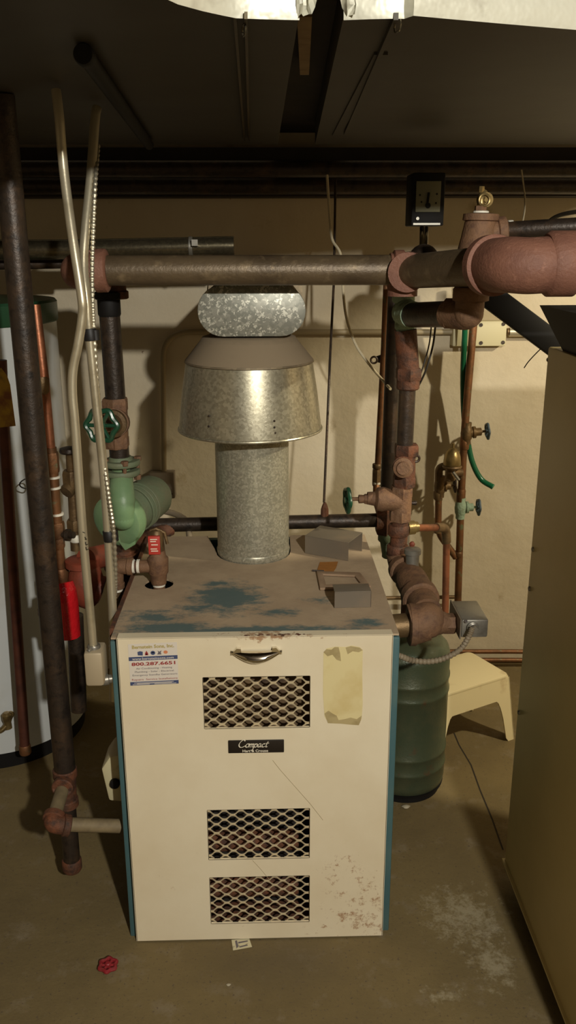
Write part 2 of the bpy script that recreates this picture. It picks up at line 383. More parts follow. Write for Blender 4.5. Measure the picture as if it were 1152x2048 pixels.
# side jackets, back, floor pan
MB().box((BX0-.018, BY0+.004, .0), (BX0-.001, BY1, BH-.012)).build('side_panel', teal, boiler, bevel=.003)
MB().box((BX1+.001, BY0+.004, .0), (BX1+.018, BY1, BH-.012)).build('side_panel', teal, boiler, bevel=.003)
MB().box((BX0, BY1-.02, .0), (BX1, BY1-.002, BH-.004)).build('back_panel', teal, boiler)
MB().box((BX0, BY0+.01, .002), (BX1, BY1-.03, .02)).build('base_pan', rust_edge, boiler)
# top with a notch round the flue and a hole for the relief valve
ST = PZ(507, 1103, BH); SR = 71*mpp(ST)                 # flue axis, radius
VH = PZ(318, 1168, BH)
def top_panel():
    bm = bmesh.new(); z = BH
    nl = PZ(416, 1068, BH).x; rr = SR+.004
    out = [(BX0-.014, BY0-.004), (BX1+.014, BY0-.004), (BX1+.014, BY1), (ST.x+rr+.002, BY1)]
    out += [(ST.x+rr*math.cos(a), ST.y+rr*math.sin(a)) for a in [math.radians(t) for t in range(0, -181, -15)]]
    out += [(nl, BY1), (BX0-.014, BY1)]
    vs = [bm.verts.new((x, y, z)) for x, y in out]
    hole = [bm.verts.new((VH.x+.034*math.cos(2*math.pi*i/20), VH.y+.034*math.sin(2*math.pi*i/20), z)) for i in range(20)]
    es = [bm.edges.new((vs[i], vs[(i+1) % len(vs)])) for i in range(len(vs))]+[bm.edges.new((hole[i], hole[(i+1) % 20])) for i in range(20)]
    bmesh.ops.triangle_fill(bm, use_beauty=True, use_dissolve=False, edges=es)
    for f in bm.faces:
        if f.normal.z < 0: f.normal_flip()
    m = MB(); bm.verts.index_update()
    g = bmesh.ops.extrude_face_region(bm, geom=bm.faces[:])
    for e in g['geom']:
        if isinstance(e, bmesh.types.BMVert): e.co.z -= .004
    bm.verts.index_update(); m.add([v.co.copy() for v in bm.verts], [tuple(v.index for v in f.verts) for f in bm.faces]); bm.free(); return m
top_panel().build('top_panel', boiler_top_mat(), boiler, smooth=0)
m = MB(); m.box((BX0-.022, BY0+.03, BH-.03), (BX0-.014, BY1, BH+.005)); m.build('top_flange', rust_edge, boiler)
# front panel with three openings
GR = [((407, 1349), (618, 1447)), ((415, 1613), (618, 1707)), ((420, 1747), (618, 1834))]
G = []
for a, b in GR:
    p, q = F(*a), F(*b); G.append((p.x, q.x, q.z, p.z))
gx0 = sum(g[0] for g in G)/3; gx1 = sum(g[1] for g in G)/3
G = [(g[0]*.5+gx0*.5, g[1]*.5+gx1*.5, g[2], g[3]) for g in G]
def front_panel():
    m = MB(); y0, y1 = BY0-.014, BY0
    zb, zt = .004, BH+.002; x0, x1 = BX0, BX1
    lv = [zt, G[0][3], G[0][2], G[1][3], G[1][2], G[2][3], G[2][2], zb]
    bm = bmesh.new()
    xs = sorted(set([x0, x1]+[g[0] for g in G]+[g[1] for g in G])); zs = lv
    for i in range(len(xs)-1):
        for k in range(len(zs)-1):
            cx, cz = (xs[i]+xs[i+1])/2, (zs[k]+zs[k+1])/2
            if any(g[0] < cx < g[1] and g[2] < cz < g[3] for g in G): continue
            m.add([(xs[i], y0, zs[k+1]), (xs[i+1], y0, zs[k+1]), (xs[i+1], y0, zs[k]), (xs[i], y0, zs[k])], [(0, 1, 2, 3)])
    bm.free()
    # returns (turned edges)
    m.box((x0, y0, zt-.0005), (x1, y1+.01, zt+.0015)); m.box((x0-.001, y0, zb), (x0+.001, y1, zt)); m.box((x1-.001, y0, zb), (x1+.001, y1, zt))
    for g in G:
        m.box((g[0]-.001, y0, g[2]), (g[0], y1-.008, g[3])); m.box((g[1], y0, g[2]), (g[1]+.001, y1-.008, g[3])); m.box((g[0], y0, g[3]), (g[1], y1-.008, g[3]+.001)); m.box((g[0], y0, g[2]-.001), (g[1], y1-.008, g[2]))
    return m
fp = front_panel().build('front_panel', cream, boiler, smooth=0)
grille_paint = mat('grille_paint', (214, 198, 164), .45, 0, [((160, 128, 92), 20, .62, .75, 1)])
def grille(g, px, pz):
    m = MB(); y = BY0-.0085; x0, x1, z0, z1 = g; nrow = int(round((z1-z0)/(pz/2))); dz = (z1-z0)/nrow; A = dz*.5-.0006
    hw, th = .0024, .0012
    for r in range(nrow+1):
        ph = math.pi*(r % 2); zc = z0+r*dz; N = int((x1-x0)/px*12); up = []; dn = []
        for i in range(N+1):
            x = x0+(x1-x0)*i/N; c = math.cos(2*math.pi*(x-x0)/px+ph); c = c*(1.25-.25*c*c)
            z = zc+A*c; up.append((x, min(max(z+hw, z0), z1))); dn.append((x, min(max(z-hw, z0), z1)))
        n = N+1
        vs = [(x, y-.0012, z) for x, z in up]+[(x, y+th, z) for x, z in dn]+[(x, y+th, z) for x, z in up]
        fs = [(i, i+n, i+n+1, i+1) for i in range(N)]+[(i, i+1, i+1+2*n, i+2*n) for i in range(N)]
        m.add(vs, fs)
    return m
for g in G:
    o = grille(g, .0362, .0233).build('mesh_grille', grille_paint, fp, recalc=False, smooth=0); o['kind'] = 'stuff'
# what shows behind the mesh
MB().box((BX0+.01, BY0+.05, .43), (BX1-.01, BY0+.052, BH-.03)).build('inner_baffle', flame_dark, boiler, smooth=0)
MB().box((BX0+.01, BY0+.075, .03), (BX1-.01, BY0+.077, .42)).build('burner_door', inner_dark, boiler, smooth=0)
m = MB()
for z in (.10, .225):
    m.lathe((BX0+.16, BY0+.045, z), (1, 0, 0), [(0, .02), (.01, .024), (.2, .024), (.21, .02)], 16)
m.build('burner_tubes', rust_edge, boiler)
# handle
a, b = F(462, 1303, -.015), F(564, 1301, -.015)
hp = [a.lerp(b, i/14) for i in range(15)]
m = MB(); up_, lo_ = [], []
vs, fs = [], []
for i in range(15):
    t = i/14; s_ = math.sin(math.pi*t); c = hp[i]; wz = .0035+.0125*s_; ny = .004+.017*s_
    c = c+Vector((0, 0, -.012*s_))
    for k in range(7):
        q = math.pi*(k/6-.5); vs.append(c+Vector((0, -ny*math.cos(q)*.9-.002, wz*math.sin(q)*.85)))
for i in range(14):
    for k in range(6): fs.append((i*7+k, (i+1)*7+k, (i+1)*7+k+1, i*7+k+1))
m.add(vs, fs)
for q, sg in ((a, 1), (b, -1)):
    m.prism([q+Vector((0, .0, -.004)), q+Vector((sg*.022, 0, -.004)), q+Vector((sg*.020, 0, .009)), q+Vector((sg*.012, 0, .010))], (0, -.008, 0))
m.build('pull_handle', chrome, fp)
# name plate
a, b = F(457, 1505, -.014), F(568, 1478, -.014)
plate = MB().box((a.x, a.y-.004, a.z), (b.x, a.y, b.z)).build('name_plate', nameplate, fp, bevel=.0015)
SC = [[(.62,.82),(.5,.98),(.3,.93),(.1,.65),(.05,.35),(.2,.08),(.45,.03),(.7,.15),(.85,.3)],
 [(1.12,.48),(.95,.45),(.85,.22),(.95,.03),(1.12,.08),(1.2,.3),(1.12,.48),(1.3,.42)],
 [(1.3,.45),(1.27,.02)], [(1.28,.2),(1.42,.46),(1.5,.4),(1.46,.02)], [(1.47,.2),(1.62,.46),(1.7,.4),(1.66,.05),(1.76,.08)],
 [(1.85,.48),(1.8,0),(1.72,-.38),(1.58,-.34)], [(1.84,.25),(1.98,.46),(2.12,.36),(2.1,.1),(1.95,.02),(1.84,.1)],
 [(2.52,.42),(2.36,.47),(2.24,.25),(2.3,.03),(2.44,.08),(2.55,.45)], [(2.55,.45),(2.52,.08),(2.62,.04)],
 [(2.98,.38),(2.86,.47),(2.7,.28),(2.75,.05),(2.9,.03),(3.02,.12)], [(3.25,.72),(3.15,.15),(3.22,.02),(3.34,.08)], [(3.05,.5),(3.4,.52)]]
m = MB(); sc_ = .0166; o_ = Vector((a.x+.0200, a.y-.0045, a.z+.0142))
for st in SC:
    pp = spline([Vector((x+.28*y, 0, y)) for x, y in st], 5); nib = Vector((.055, 0, .035))
    vs = [o_+(p-nib)*sc_*1.12 for p in pp]+[o_+(p+nib)*sc_*1.12 for p in pp]; n = len(pp)
    m.add(vs, [(i, i+1, n+i+1, n+i) for i in range(n-1)])
    nib2 = Vector((-.016, 0, .03))
    vs = [o_+Vector((0, -.0001, 0))+(p-nib2)*sc_*1.12 for p in pp]+[o_+Vector((0, -.0001, 0))+(p+nib2)*sc_*1.12 for p in pp]
    m.add(vs, [(i, i+1, n+i+1, n+i) for i in range(n-1)])
m.build('lettering', white_ink, plate, smooth=0, recalc=False)
text_mesh('Hart & Crouse', 'lettering', white_ink, plate, (a.x+.030, a.y-.0042, a.z+.0028), .054, .0062, bold=.02)
# contractor's sticker
s0, s1 = F(261, 1371, -.014), F(354, 1287, -.014)
sx, sz = s1.x-s0.x, s1.z-s0.z; o_ = Vector((s0.x, BY0-.0143, s0.z)); TL = .035
def quad(u0, v0, u1, v1, dy):
    c = [o_+Vector((u*sx, dy, v*sz+u*sx*TL)) for u, v in ((u0, v0), (u1, v0), (u1, v1), (u0, v1))]
    return MB().prism(c, (0, -.0003, 0))
stk = quad(0, 0, 1, 1, 0).build('sticker', sticker_white, fp, smooth=0)
m = quad(0, .60, 1, .69, -.0004); k = quad(.0, .0, 1, .085, -.0004); m.add(k.v, k.f); m.build('printed_band', ink_blue, stk, smooth=0)
def st_text(s, u, v, wu, hv, material, bold=.0):
    text_mesh(s, 'lettering', material, stk, o_+Vector((u*sx, -.0007, v*sz+u*sx*TL)), wu*sx, hv*sz, bold=bold, tilt=TL)
st_text('Bernstein Sons, Inc.', .08, .87, .86, .10, ink_gold, .03)
st_text('www.bernsteinsons.com', .07, .615, .85, .06, sticker_white, .01)
st_text('800.287.6651', .05, .475, .9, .085, ink_red, .03)
st_text('Air Conditioning - Heating', .14, .375, .74, .055, ink_grey)
st_text('Plumbing - Solar - Electrical', .11, .295, .80, .055, ink_grey)
st_text('Emergency Standby Generators', .06, .215, .92, .055, ink_grey)
st_text('Repairs  Service Installations', .04, .105, .94, .06, ink_red)
m = quad(.08, .055, .90, .065, -.0008)
for q_ in ((.14, .035, .86, .045), (.05, .015, .40, .025), (.50, .015, .95, .025)):
    k = quad(*q_, -.0008); m.add(k.v, k.f)
m.build('fine_print_lines', sticker_white, stk, smooth=0)
def logo(u, v, pts, material):
    MB().prism([o_+Vector(((u+a)*sx, -.0005, (v+b)*sz+u*sx*TL)) for a, b in pts], (0, -.0002, 0)).build('printed_symbol', material, stk, smooth=0)
logo(.24, .77, [(-.05, -.045), (.05, -.05), (.055, .04), (0, .055), (-.055, .035)], ink_blue)
logo(.37, .77, [(-.035, -.05), (.035, -.05), (.03, 0), (0, .06), (-.03, 0)], ink_red); logo(.37, .765, [(-.015, -.04), (.015, -.04), (0, .02)], sticker_white)
logo(.50, .77, [(.05*math.cos(t*.628), .05*math.sin(t*.628)) for t in range(10)], ink_blue); logo(.50, .775, [(-.03, -.01), (.03, -.01), (.02, .012), (-.02, .012)], sticker_white)
logo(.63, .77, [(-.045, -.045), (.045, -.045), (.03, .0), (.05, .055), (.0, .02), (-.03, .05), (-.02, .0)], ink_grey)
logo(.76, .775, [(.045*math.cos(t*.628), .04*math.sin(t*.628)) for t in range(10)], ink_orange)
# remains of a peeled label
def on_panel(pts, dy): return MB().prism([F(x, y, 0)*1 - Vector((0, .0142+dy, 0)) for x, y in pts], (0, -.0003, 0))
lab = on_panel([(646,1300),(652,1291),(670,1287),(690,1288),(702,1285),(718,1288),(724,1294),(723,1340),(724,1400),(722,1430),(716,1442),(700,1441),(680,1439),(655,1438),(648,1425),(645,1380)], 0).build('peeled_label', label_old, fp, smooth=0)
on_panel([(646,1298),(652,1292),(662,1293),(668,1288),(676,1288),(679,1300),(681,1316),(672,1313),(664,1303),(654,1306)], .0004).build('torn_paper', label_glue, lab, smooth=0)
on_panel([(690,1289),(700,1286),(718,1289),(724,1294),(716,1298),(704,1296),(694,1302)], .0004).build('torn_paper', label_glue, lab, smooth=0)
on_panel([(648,1420),(656,1414),(664,1420),(672,1424),(676,1433),(688,1431),(700,1428),(712,1431),(722,1424),(720,1434),(716,1443),(700,1442),(680,1440),(655,1439)], .0004).build('torn_paper', label_glue, lab, smooth=0)
m = MB(); sp = [F(x, y)-Vector((0, .0142, 0)) for x, y in ((545, 1513), (560, 1532), (590, 1566), (620, 1600), (645, 1632))]
m.tube(sp, .0005, 4); m.build('scratch', mat('scratch_line', (158, 140, 106), .7), fp)
m = MB(); sp = [F(x, y)-Vector((0, .0142, 0)) for x, y in ((505, 1712), (520, 1728), (540, 1752))]; m.tube(sp, .0005, 4); m.build('scratch', mat('scratch_line', (158, 140, 106), .7), fp)
m = MB(); random.seed(3)
for i in range(26):
    x = random.uniform(487, 612); p = F(x, 1269+random.uniform(-1, 2)); m.sphere((p.x, BY0-.008+random.uniform(-.006, .004), BH+.0035), random.uniform(.0012, .003), 6, (1.8, 1, .3))
m.build('rust_flakes', rust_edge, fp)['kind'] = 'stuff'

# ================================================================ flue and draft hood
hood = thing('draft_hood', 'round galvanised draft hood like a lampshade above the boiler flue', 'draft hood', ST)
MB().lathe(ST-Vector((0, 0, .05)), (0, 0, 1), [(0, SR), (.05+.40, SR)], 48).build('flue_stack', galv_stack, hood)
m = MB().lathe(ST, (0, 0, 1), [(.0, SR+.0005), (.012, SR+.0025), (.016, SR+.0005)], 48); m.build('stack_seam', galv_stack, hood)
HZ0, HZ1, HZ2 = 1.085, 1.247, 1.308
skirt = MB(); base = Vector((ST.x-.003, ST.y, 0))
skirt.lathe(base, (0, 0, 1), [(HZ0+.004, .168), (HZ0, .1766), (HZ0+.006, .1762), (HZ0+.09, .166), (HZ1, .1545), (HZ1-.004, .145)], 64)
skirt.build('hood_skirt', galv_hood, hood)
MB().torus(base+Vector((0, 0, HZ0)), (0, 0, 1), .1765, .0035, 64, 8).build('rim_bead', galv_hood, hood)
MB().lathe(base, (0, 0, 1), [(HZ1-.002, .150), (HZ1+.002, .1575), (HZ1+.006, .156), (HZ2-.01, .119), (HZ2, .112), (HZ2+.004, .10)], 64).build('hood_cone', galv_cone, hood)
for (px, py) in ((551, 843), (551, 856), (553, 867), (404, 836), (403, 857)):
    p = P(px, py, ST.y-.17); d = Vector((p.x-base.x, p.y-base.y, 0)); q = base+d.normalized()*.1735+Vector((0, 0, p.z)); MB().sphere(q, .0028, 8).build('screw', black_iron, hood)
oc = P(503.5, 622, 2.03); ow, oh = 217*mpp(oc)/2, 101*mpp(oc)/2
def stadium(c, w, h, n=14):
    out = []
    for s_ in (1, -1):
        for i in range(n+1):
            t = math.radians(-90+180*i/n); e = 1.0
            out.append(Vector((c.x+s_*(w-h*e)+s_*h*e*math.cos(t), c.y, c.z+s_*h*math.sin(t))))
    return out
vent = thing('vent_tee', 'oval galvanised vent tee with flecked flat end cap above the draft hood', 'vent pipe', (oc.x, oc.y+.1, oc.z-oh))
MB().prism(stadium(oc+Vector((0, .006, 0)), ow-.001, oh-.001), (0, YW-oc.y-.008, 0)).build('oval_duct', galv_cone, vent)
MB().prism(stadium(oc, ow, oh), (0, .02, 0)).build('end_cap', galv_oval, vent, bevel=.002)
MB().prism(stadium(Vector((oc.x, YW-.03, oc.z)), ow+.03, oh+.03), (0, .028, 0)).build('wall_collar', galv_cone, vent)
# ================================================================ supply header across the top
Ym = 1.95
a, b = P(205, 541, Ym), P(790, 540, Ym); rm = 29.5*mpp(a)
hdr = thing('supply_header', 'long black iron header pipe with red cast fittings crossing above the flue', 'pipe', ((a.x+b.x)/2, Ym, a.z-rm))
dusty_iron = mat('dusty_iron', (104, 88, 66), .42, .3, [((78, 64, 48), 10, .42, .7, 1), ((126, 108, 82), 30, .56, .72, 3)], (120, .15))
MB().tube([a, b], rm, 28).build('pipe', dusty_iron, hdr)
cor = P(152, 543, Ym); ra = P(226, 590, 2.15)
back = Vector((ra.x, 2.15, cor.z))
m = MB(); elbow(m, [a+Vector((.012, 0, 0)), Vector((cor.x, Ym, cor.z)), Vector((cor.x-.0, Ym+.12, cor.z))], rm*1.22, .06, 1.18, .03, 24); m.build('elbow', red_fitting, hdr)
m = MB(); m.tube([Vector((cor.x, Ym+.1, cor.z)), Vector((ra.x, 2.13, cor.z))], rm*.9, 20); m.build('short_pipe', black_iron, hdr)
m = MB(); elbow(m, [Vector((cor.x+.005, 2.10, cor.z)), Vector((ra.x, 2.155, cor.z)), Vector((ra.x, 2.155, cor.z-.07))], rm*1.0, .03, 1.15, .02); m.build('elbow', rust_dark, hdr)
# tee at the right end
t0 = P(806, 540, Ym)
m = MB(); m.tube([P(779, 540, Ym), P(838, 541, Ym)], rm*1.12, 28)
collar(m, P(797, 540, Ym), (1, 0, 0), rm*1.32, .026, 32)
m.tube([P(818, 541, Ym), P(815, 545, Ym-.055)], [rm*1.25, rm*1.3], 28); m.tube([t0, t0+Vector((0, 0, -.055))], rm*1.05, 20); m.build('tee', red_fitting, hdr)
m = MB(); collar(m, P(783, 540, Ym), (1, 0, 0), rm*1.04, .012, 28); m.build('rust_ring', rust, hdr)
q0, q1 = P(822, 543, Ym-.03), P(985, 531, 1.66)
rq = 39*mpp(q1); MB().tube([q0, q1], [rq*.98, rq], 28).build('pipe', dusty_iron, hdr)
# big red elbow
e_in = P(1000, 531, 1.635); e_c = P(1062, 530, 1.53); e_out = P(1130, 530, 1.57); re = 52*mpp(e_in)
dirp = (q1-q0).normalized(); A0 = q1-dirp*.02
path = spline([A0, P(1015, 530, 1.60), P(1055, 532, 1.575), P(1095, 530, 1.575), P(1150, 528, 1.585)], 7)
rs = [re*(1.0 if i < 3 else 1.02) for i in range(len(path))]
m = MB(); m.tube(path, rs, 36); collar(m, path[2], path[3]-path[1], re*1.16, .028, 40); m.build('large_elbow', red_fitting, hdr)
m = MB(); pe = P(1095, 529, 1.577); collar(m, P(1122, 528, 1.58), (1, .03, 0), 64*mpp(pe), .058, 40); m.build('elbow_hub', red_fitting, hdr)
MB().tube([P(1140, 528, 1.583), P(1300, 527, 1.60)], rq*1.05, 28).build('pipe', black_iron, hdr)

# upper air-vent tee behind the header
tc = P(958, 470, 1.86)
tee = thing('riser_tee', 'rusty bullhead tee behind the big elbow with side pipe leaving right', 'pipe fitting', P(955, 540, 1.86))
sm = mpp(tc)
m = MB(); m.lathe(P(953, 545, 1.86), P(962, 434, 1.86)-P(953, 545, 1.86), [(0, 46*sm), (30*sm, 44*sm), (70*sm, 36*sm), (98*sm, 31*sm), (100*sm, 36*sm), (112*sm, 35*sm), (114*sm, 20*sm)], 28)
m.tube([P(960, 475, 1.86), P(1002, 463, 1.86)], [30*sm, 25*sm], 24); collar(m, P(1002, 463, 1.86), (1, 0, .1), 29*sm, .02); m.build('tee_body', rust, tee)
MB().tube([P(1000, 462, 1.86), P(1170, 452, 1.80), P(1300, 445, 1.78)], 17*sm, 20).build('side_pipe', black_iron, tee)
collar(MB(), P(1020, 461, 1.86), (1, 0, .05), 20*sm, .012).build('tape_ring', white_tape, tee)
MB().lathe(P(1003, 462, 1.86), (1, -.1, .05), [(0, 18*sm), (.018, 18*sm)]).build('nipple', brass_old, tee)
av = thing('air_vent', 'small brass air vent with round cap on white taped thread atop the rusty tee', 'valve', P(961, 434, 1.86))
MB().lathe(P(961, 435, 1.86), (0, 0, 1), [(0, 17*sm), (12*sm, 15.5*sm), (13*sm, 12*sm)], 20).build('tape_ring', white_tape, av)
m = MB(); hexnut(m, P(961, 417, 1.86), (0, 0, 1), 12*sm, 10*sm); m.build('hex_bushing', rust, av)
m = MB(); m.tube(fillet([P(962, 418, 1.86), P(962, 398, 1.86), P(968, 384, 1.87)], .01), 8*sm, 14); m.lathe(P(968, 400, 1.87), (.2, -1, 0), [(-.01, 12*sm), (.006, 14*sm), (.013, 14*sm)], 24); m.build('vent_body', brass, av)
m = MB(); m.torus(P(969, 400, 1.852), (.2, -1, 0), 11*sm, 2.6*sm, 24); m.lathe(P(969, 400, 1.858), (.2, -1, 0), [(0, 5*sm), (.008, 4*sm)], 12); m.build('vent_ring', brass, av)
m = MB(); hexnut(m, P(963, 379, 1.865), (0, 0, 1), 6*sm, 12*sm); m.build('vent_cap', brass, av)

# branch elbow under the header and its pipe to the green fitting
Yb = 1.80
br = thing('branch_elbow', 'rusty cup shaped elbow hanging below the angled header pipe', 'pipe fitting', P(940, 655, Yb))
c0 = P(940, 590, Yb); sb = mpp(c0)
m = MB()
m.lathe(P(941, 603, Yb), (0, 0, 1), [(0, 30*sb), (2*sb, 36*sb), (24*sb, 36*sb), (28*sb, 33*sb)], 32)
m.tube(fillet([P(940, 600, Yb), P(938, 632, Yb), P(895, 628, 1.86)], .03, 8), 29*sb, 28)
m.sphere(P(937, 627, Yb), 30*sb, 24); collar(m, P(899, 627, 1.855), (1, -.4, 0), 31*sb, .022, 28); m.build('elbow', rust, br)
MB().tube([P(941, 575, Yb), P(942, 545, Yb-.005)], 24*sb, 20).build('nipple', black_iron, br)
MB().tube([P(905, 628, 1.85), P(822, 630, 2.06)], [27*sb, 28*sb], 24).build('branch_pipe', black_iron, br)

# ================================================================ return riser on the right
Yr = 2.12
def V(px, py, Y=Yr): return P(px, py, Y)
sr = mpp(V(808, 800))
ris = thing('return_riser', 'rust brown return riser with union and check valve standing right of the boiler', 'pipe', V(795, 1110))
m = MB(); m.tube([V(806, 586), V(808, 668)], [17*sr, 15*sr], 18); m.sphere(V(813, 625, 2.10), 26*sr, 20); collar(m, V(807, 592), (0, 0, 1), 22*sr, .03); m.tube([V(808, 625), P(826, 630, 2.05)], 25*sr, 20)
collar(m, V(809, 650), (0, 0, 1), 19*sr, .02); m.build('green_tee', verdigris, ris)
collar(MB(), V(810, 658), (0, 0, 1), 15*sr, .022).build('grey_coupling', steel_grey, ris)
MB().tube([V(811, 660), V(817, 745)], 22*sr, 20).build('pipe', rust_dark, ris)
m = MB(); hexnut(m, V(817, 748), (0, 0, 1), 27*sr, .03); collar(m, V(816, 768), (0, 0, 1), 23*sr, .026); m.build('union', rust_dark, ris)
MB().tube([V(815, 770), V(809, 900)], 17*sr, 20).build('pipe', black_iron, ris)
m = MB(); m.tube([V(811, 893), V(808, 972)], [21*sr, 23*sr], 20); hexnut(m, V(813, 900), (0, 0, 1), 26*sr, .03); hexnut(m, V(808, 962), (0, 0, 1), 25*sr, .028)
m.tube([V(808, 932), V(806, 934, Yr-.05)], 21*sr, 22); m.build('check_valve', rust_dark, ris)
m = MB(); m.lathe(V(806, 935, Yr-.048), (-.1, -1, .1), [(0, 20*sr), (.01, 20*sr), (.013, 14*sr), (.02, 13*sr)], 24); m.build('valve_cap', rust, ris)
m = MB(); m.torus(V(832, 917, Yr-.01), (0, -1, 0), 7*sr, 2.6*sr, 18); m.build('lifting_eye', black_iron, ris)
MB().tube([V(806, 970), V(795, 1110)], 18*sr, 20).build('pipe', rust_dark, ris)
m = MB(); collar(m, V(797, 1060), (0, 0, 1), 22*sr, .03); collar(m, V(795, 1100), (0, 0, 1), 23*sr, .03); m.build('coupling', rust_dark, ris)
gv = thing('gate_valve', 'dusty brass gate valve with green handwheel on the return riser', 'valve', V(803, 1035))
m = MB(); hexnut(m, V(803, 983), (0, 0, 1), 24*sr, .03); hexnut(m, V(800, 1030), (0, 0, 1), 24*sr, .03); m.tube([V(804, 975), V(800, 1040)], 22*sr, 22)
m.lathe(V(800, 1001), V(745, 997)-V(800, 1001), [(0, 24*sr), (.03, 23*sr), (.045, 26*sr), (.06, 24*sr), (.066, 15*sr), (.085, 13*sr)], 22); m.build('valve_body', rust, gv)
m = MB(); d = V(700, 998)-V(745, 998)
hexnut(m, V(736, 998), d, 11*sr, .02); m.lathe(V(733, 998), d, [(0, 8*sr), (.014, 9*sr), (.02, 9*sr), (.022, 4*sr), (.055, 4*sr)], 16); m.build('bonnet', rust, gv)
handwheel(gv, V(695, 1000), (1, .15, 0), 28*sr, green_wheel)
MB().lathe(V(824, 1006), (1, 0, 0), [(-.004, 3*sr), (.008, 5*sr), (.012, 4*sr)], 10).build('drain_plug', black_iron, gv)

# tall black return pipe and horizontal pipe behind the boiler
Yk = 2.36
blk = thing('return_pipe', 'tall black iron pipe beside the rust riser joining the low pipe behind the boiler', 'pipe', P(770, 1110, Yk))
sk = mpp(P(780, 850, Yk))
MB().tube([P(792, 570, Yk), P(789, 640, Yk), P(772, 1050, Yk)], 15*sk, 20).build('pipe', black_iron, blk)
m = MB(); hexnut(m, P(771, 1040, Yk), (0, 0, 1), 22*sk, .08); collar(m, P(770, 1010, Yk), (0, 0, 1), 21*sk, .02); m.tube([P(770, 1045, Yk), P(752, 1045, Yk)], 19*sk, 18); m.build('tee', rust_dark, blk)
m = MB(); m.tube([P(772, 1055, Yk), P(778, 1112, Yk)], [17*sk, 14*sk], 18); collar(m, P(775, 1072, Yk), (0, 0, 1), 20*sk, .03); collar(m, P(778, 1108, Yk), (0, 0, 1), 15*sk, .02); m.build('green_nipple', green_dull, blk)
MB().tube([P(250, 1052, Yk), P(420, 1048, Yk), P(770, 1040, Yk)], 14.5*sk, 20).build('cross_pipe', black_iron, blk)
fit = thing('gas_sensing_line', 'thin iron rod dropping into a slim fitting on the low pipe behind the boiler', 'pipe', P(650, 1030, Yk))
m = MB(); m.lathe(P(649, 1062, Yk), (0, 0, 1), [(0, 9*sk), (.065, 8*sk), (.075, 6*sk), (.085, 3*sk)], 16); m.build('fitting', rust_dark, fit)
MB().tube([P(648, 1005, Yk), P(660, 720, 2.45), P(668, 560, 2.52), P(671, 360, 2.62)], 2.6*sk, 8).build('rod', black_iron, fit)
# copper pipe left of the black one
cp = thing('copper_riser', 'slim copper riser with brass union close to the tall black pipe', 'pipe', P(752, 985, 2.45))
sc = mpp(P(760, 800, 2.45))
MB().tube([P(774, 545, 2.45), P(768, 700, 2.45), P(754, 960, 2.45)], 6.5*sc, 14).build('pipe', copper_old, cp)
m = MB(); collar(m, P(754, 932, 2.45), (0, 0, 1), 9.5*sc, .014); hexnut(m, P(753, 955, 2.45), (0, 0, 1), 9.5*sc, .05); m.build('union', brass_old, cp)
collar(MB(), P(753, 966, 2.45), (0, 0, 1), 9*sc, .007).build('tape_ring', white_tape, cp)
MB().tube([P(753, 966, 2.45), P(752, 1000, 2.42), P(760, 1030, 2.38)], 7*sc, 12).build('tail_pipe', copper_old, cp)
m = MB(); m.lathe(P(768, 718, 2.46), (-1, 0, 0), [(-.01, .012), (.01, .012), (.022, .008)], 14); m.torus(P(748, 720, 2.44), (0, -1, 0), .009, .003, 16); m.build('hose_bibb', black_iron, cp)
# horizontal run back into boiler
run = thing('return_run', 'wide rusty return fittings running forward into the right side of the boiler', 'pipe fitting', P(845, 1275, 1.86))
s1_ = mpp(P(840, 1200, 1.95))
e0 = V(794, 1108, Yr); e1 = P(800, 1130, Yr); e2 = P(812, 1150, 2.06)
m = MB(); m.tube(spline([V(795, 1105), P(803, 1135, 2.11), P(822, 1160, 2.02), P(842, 1200, 1.92), P(853, 1225, 1.86)], 6), [25*s1_]*6+[29*s1_]*6+[33*s1_]*6+[30*s1_]*7, 26)
collar(m, P(808, 1140, 2.08), P(822, 1165, 2.0)-P(803, 1135, 2.1), 32*s1_, .03, 26); collar(m, P(840, 1195, 1.93), P(846, 1210, 1.89)-P(830, 1175, 1.98), 37*s1_, .035, 28); m.build('angled_elbow', rust, run)
m = MB(); m.sphere(P(853, 1240, 1.85), 36*s1_, 26); m.tube([P(853, 1242, 1.85), P(822, 1249, 1.85)], [37*s1_, 40*s1_], 28); collar(m, P(824, 1249, 1.85), (1, 0, 0), 41*s1_, .018, 30)
m.tube([P(860, 1243, 1.85), P(900, 1247, 1.85)], [30*s1_, 17*s1_], 22); hexnut(m, P(897, 1247, 1.85), (1, 0, 0), 20*s1_, .03); m.build('tee_body', rust, run)
MB().tube([P(770, 1254, 1.85), P(828, 1249, 1.85)], 23*s1_, 22).build('boiler_nipple', brass_old, run)
MB().lathe(P(905, 1247, 1.85), (1, 0, 0), [(0, 10*s1_), (.02, 10*s1_), (.022, 13*s1_), (.036, 13*s1_)], 18).build('sensor_well', steel_grey, run)
vt = thing('float_vent', 'grey cylindrical float vent with orange red cap on the return run', 'valve', P(826, 1130, 2.05))
sv = mpp(P(825, 1110, 2.05))
m = MB(); m.lathe(P(824, 1136, 2.05), (0, 0, 1), [(0, 13*sv), (30*sv, 14*sv), (31*sv, 17*sv), (40*sv, 17*sv), (42*sv, 14*sv)], 26); m.build('vent_body', steel_grey, vt)
MB().lathe(P(824, 1092, 2.05), (0, 0, 1), [(0, 5*sv), (5*sv, 6*sv), (9*sv, 3*sv)], 14).build('vent_cap', red_paint, vt)

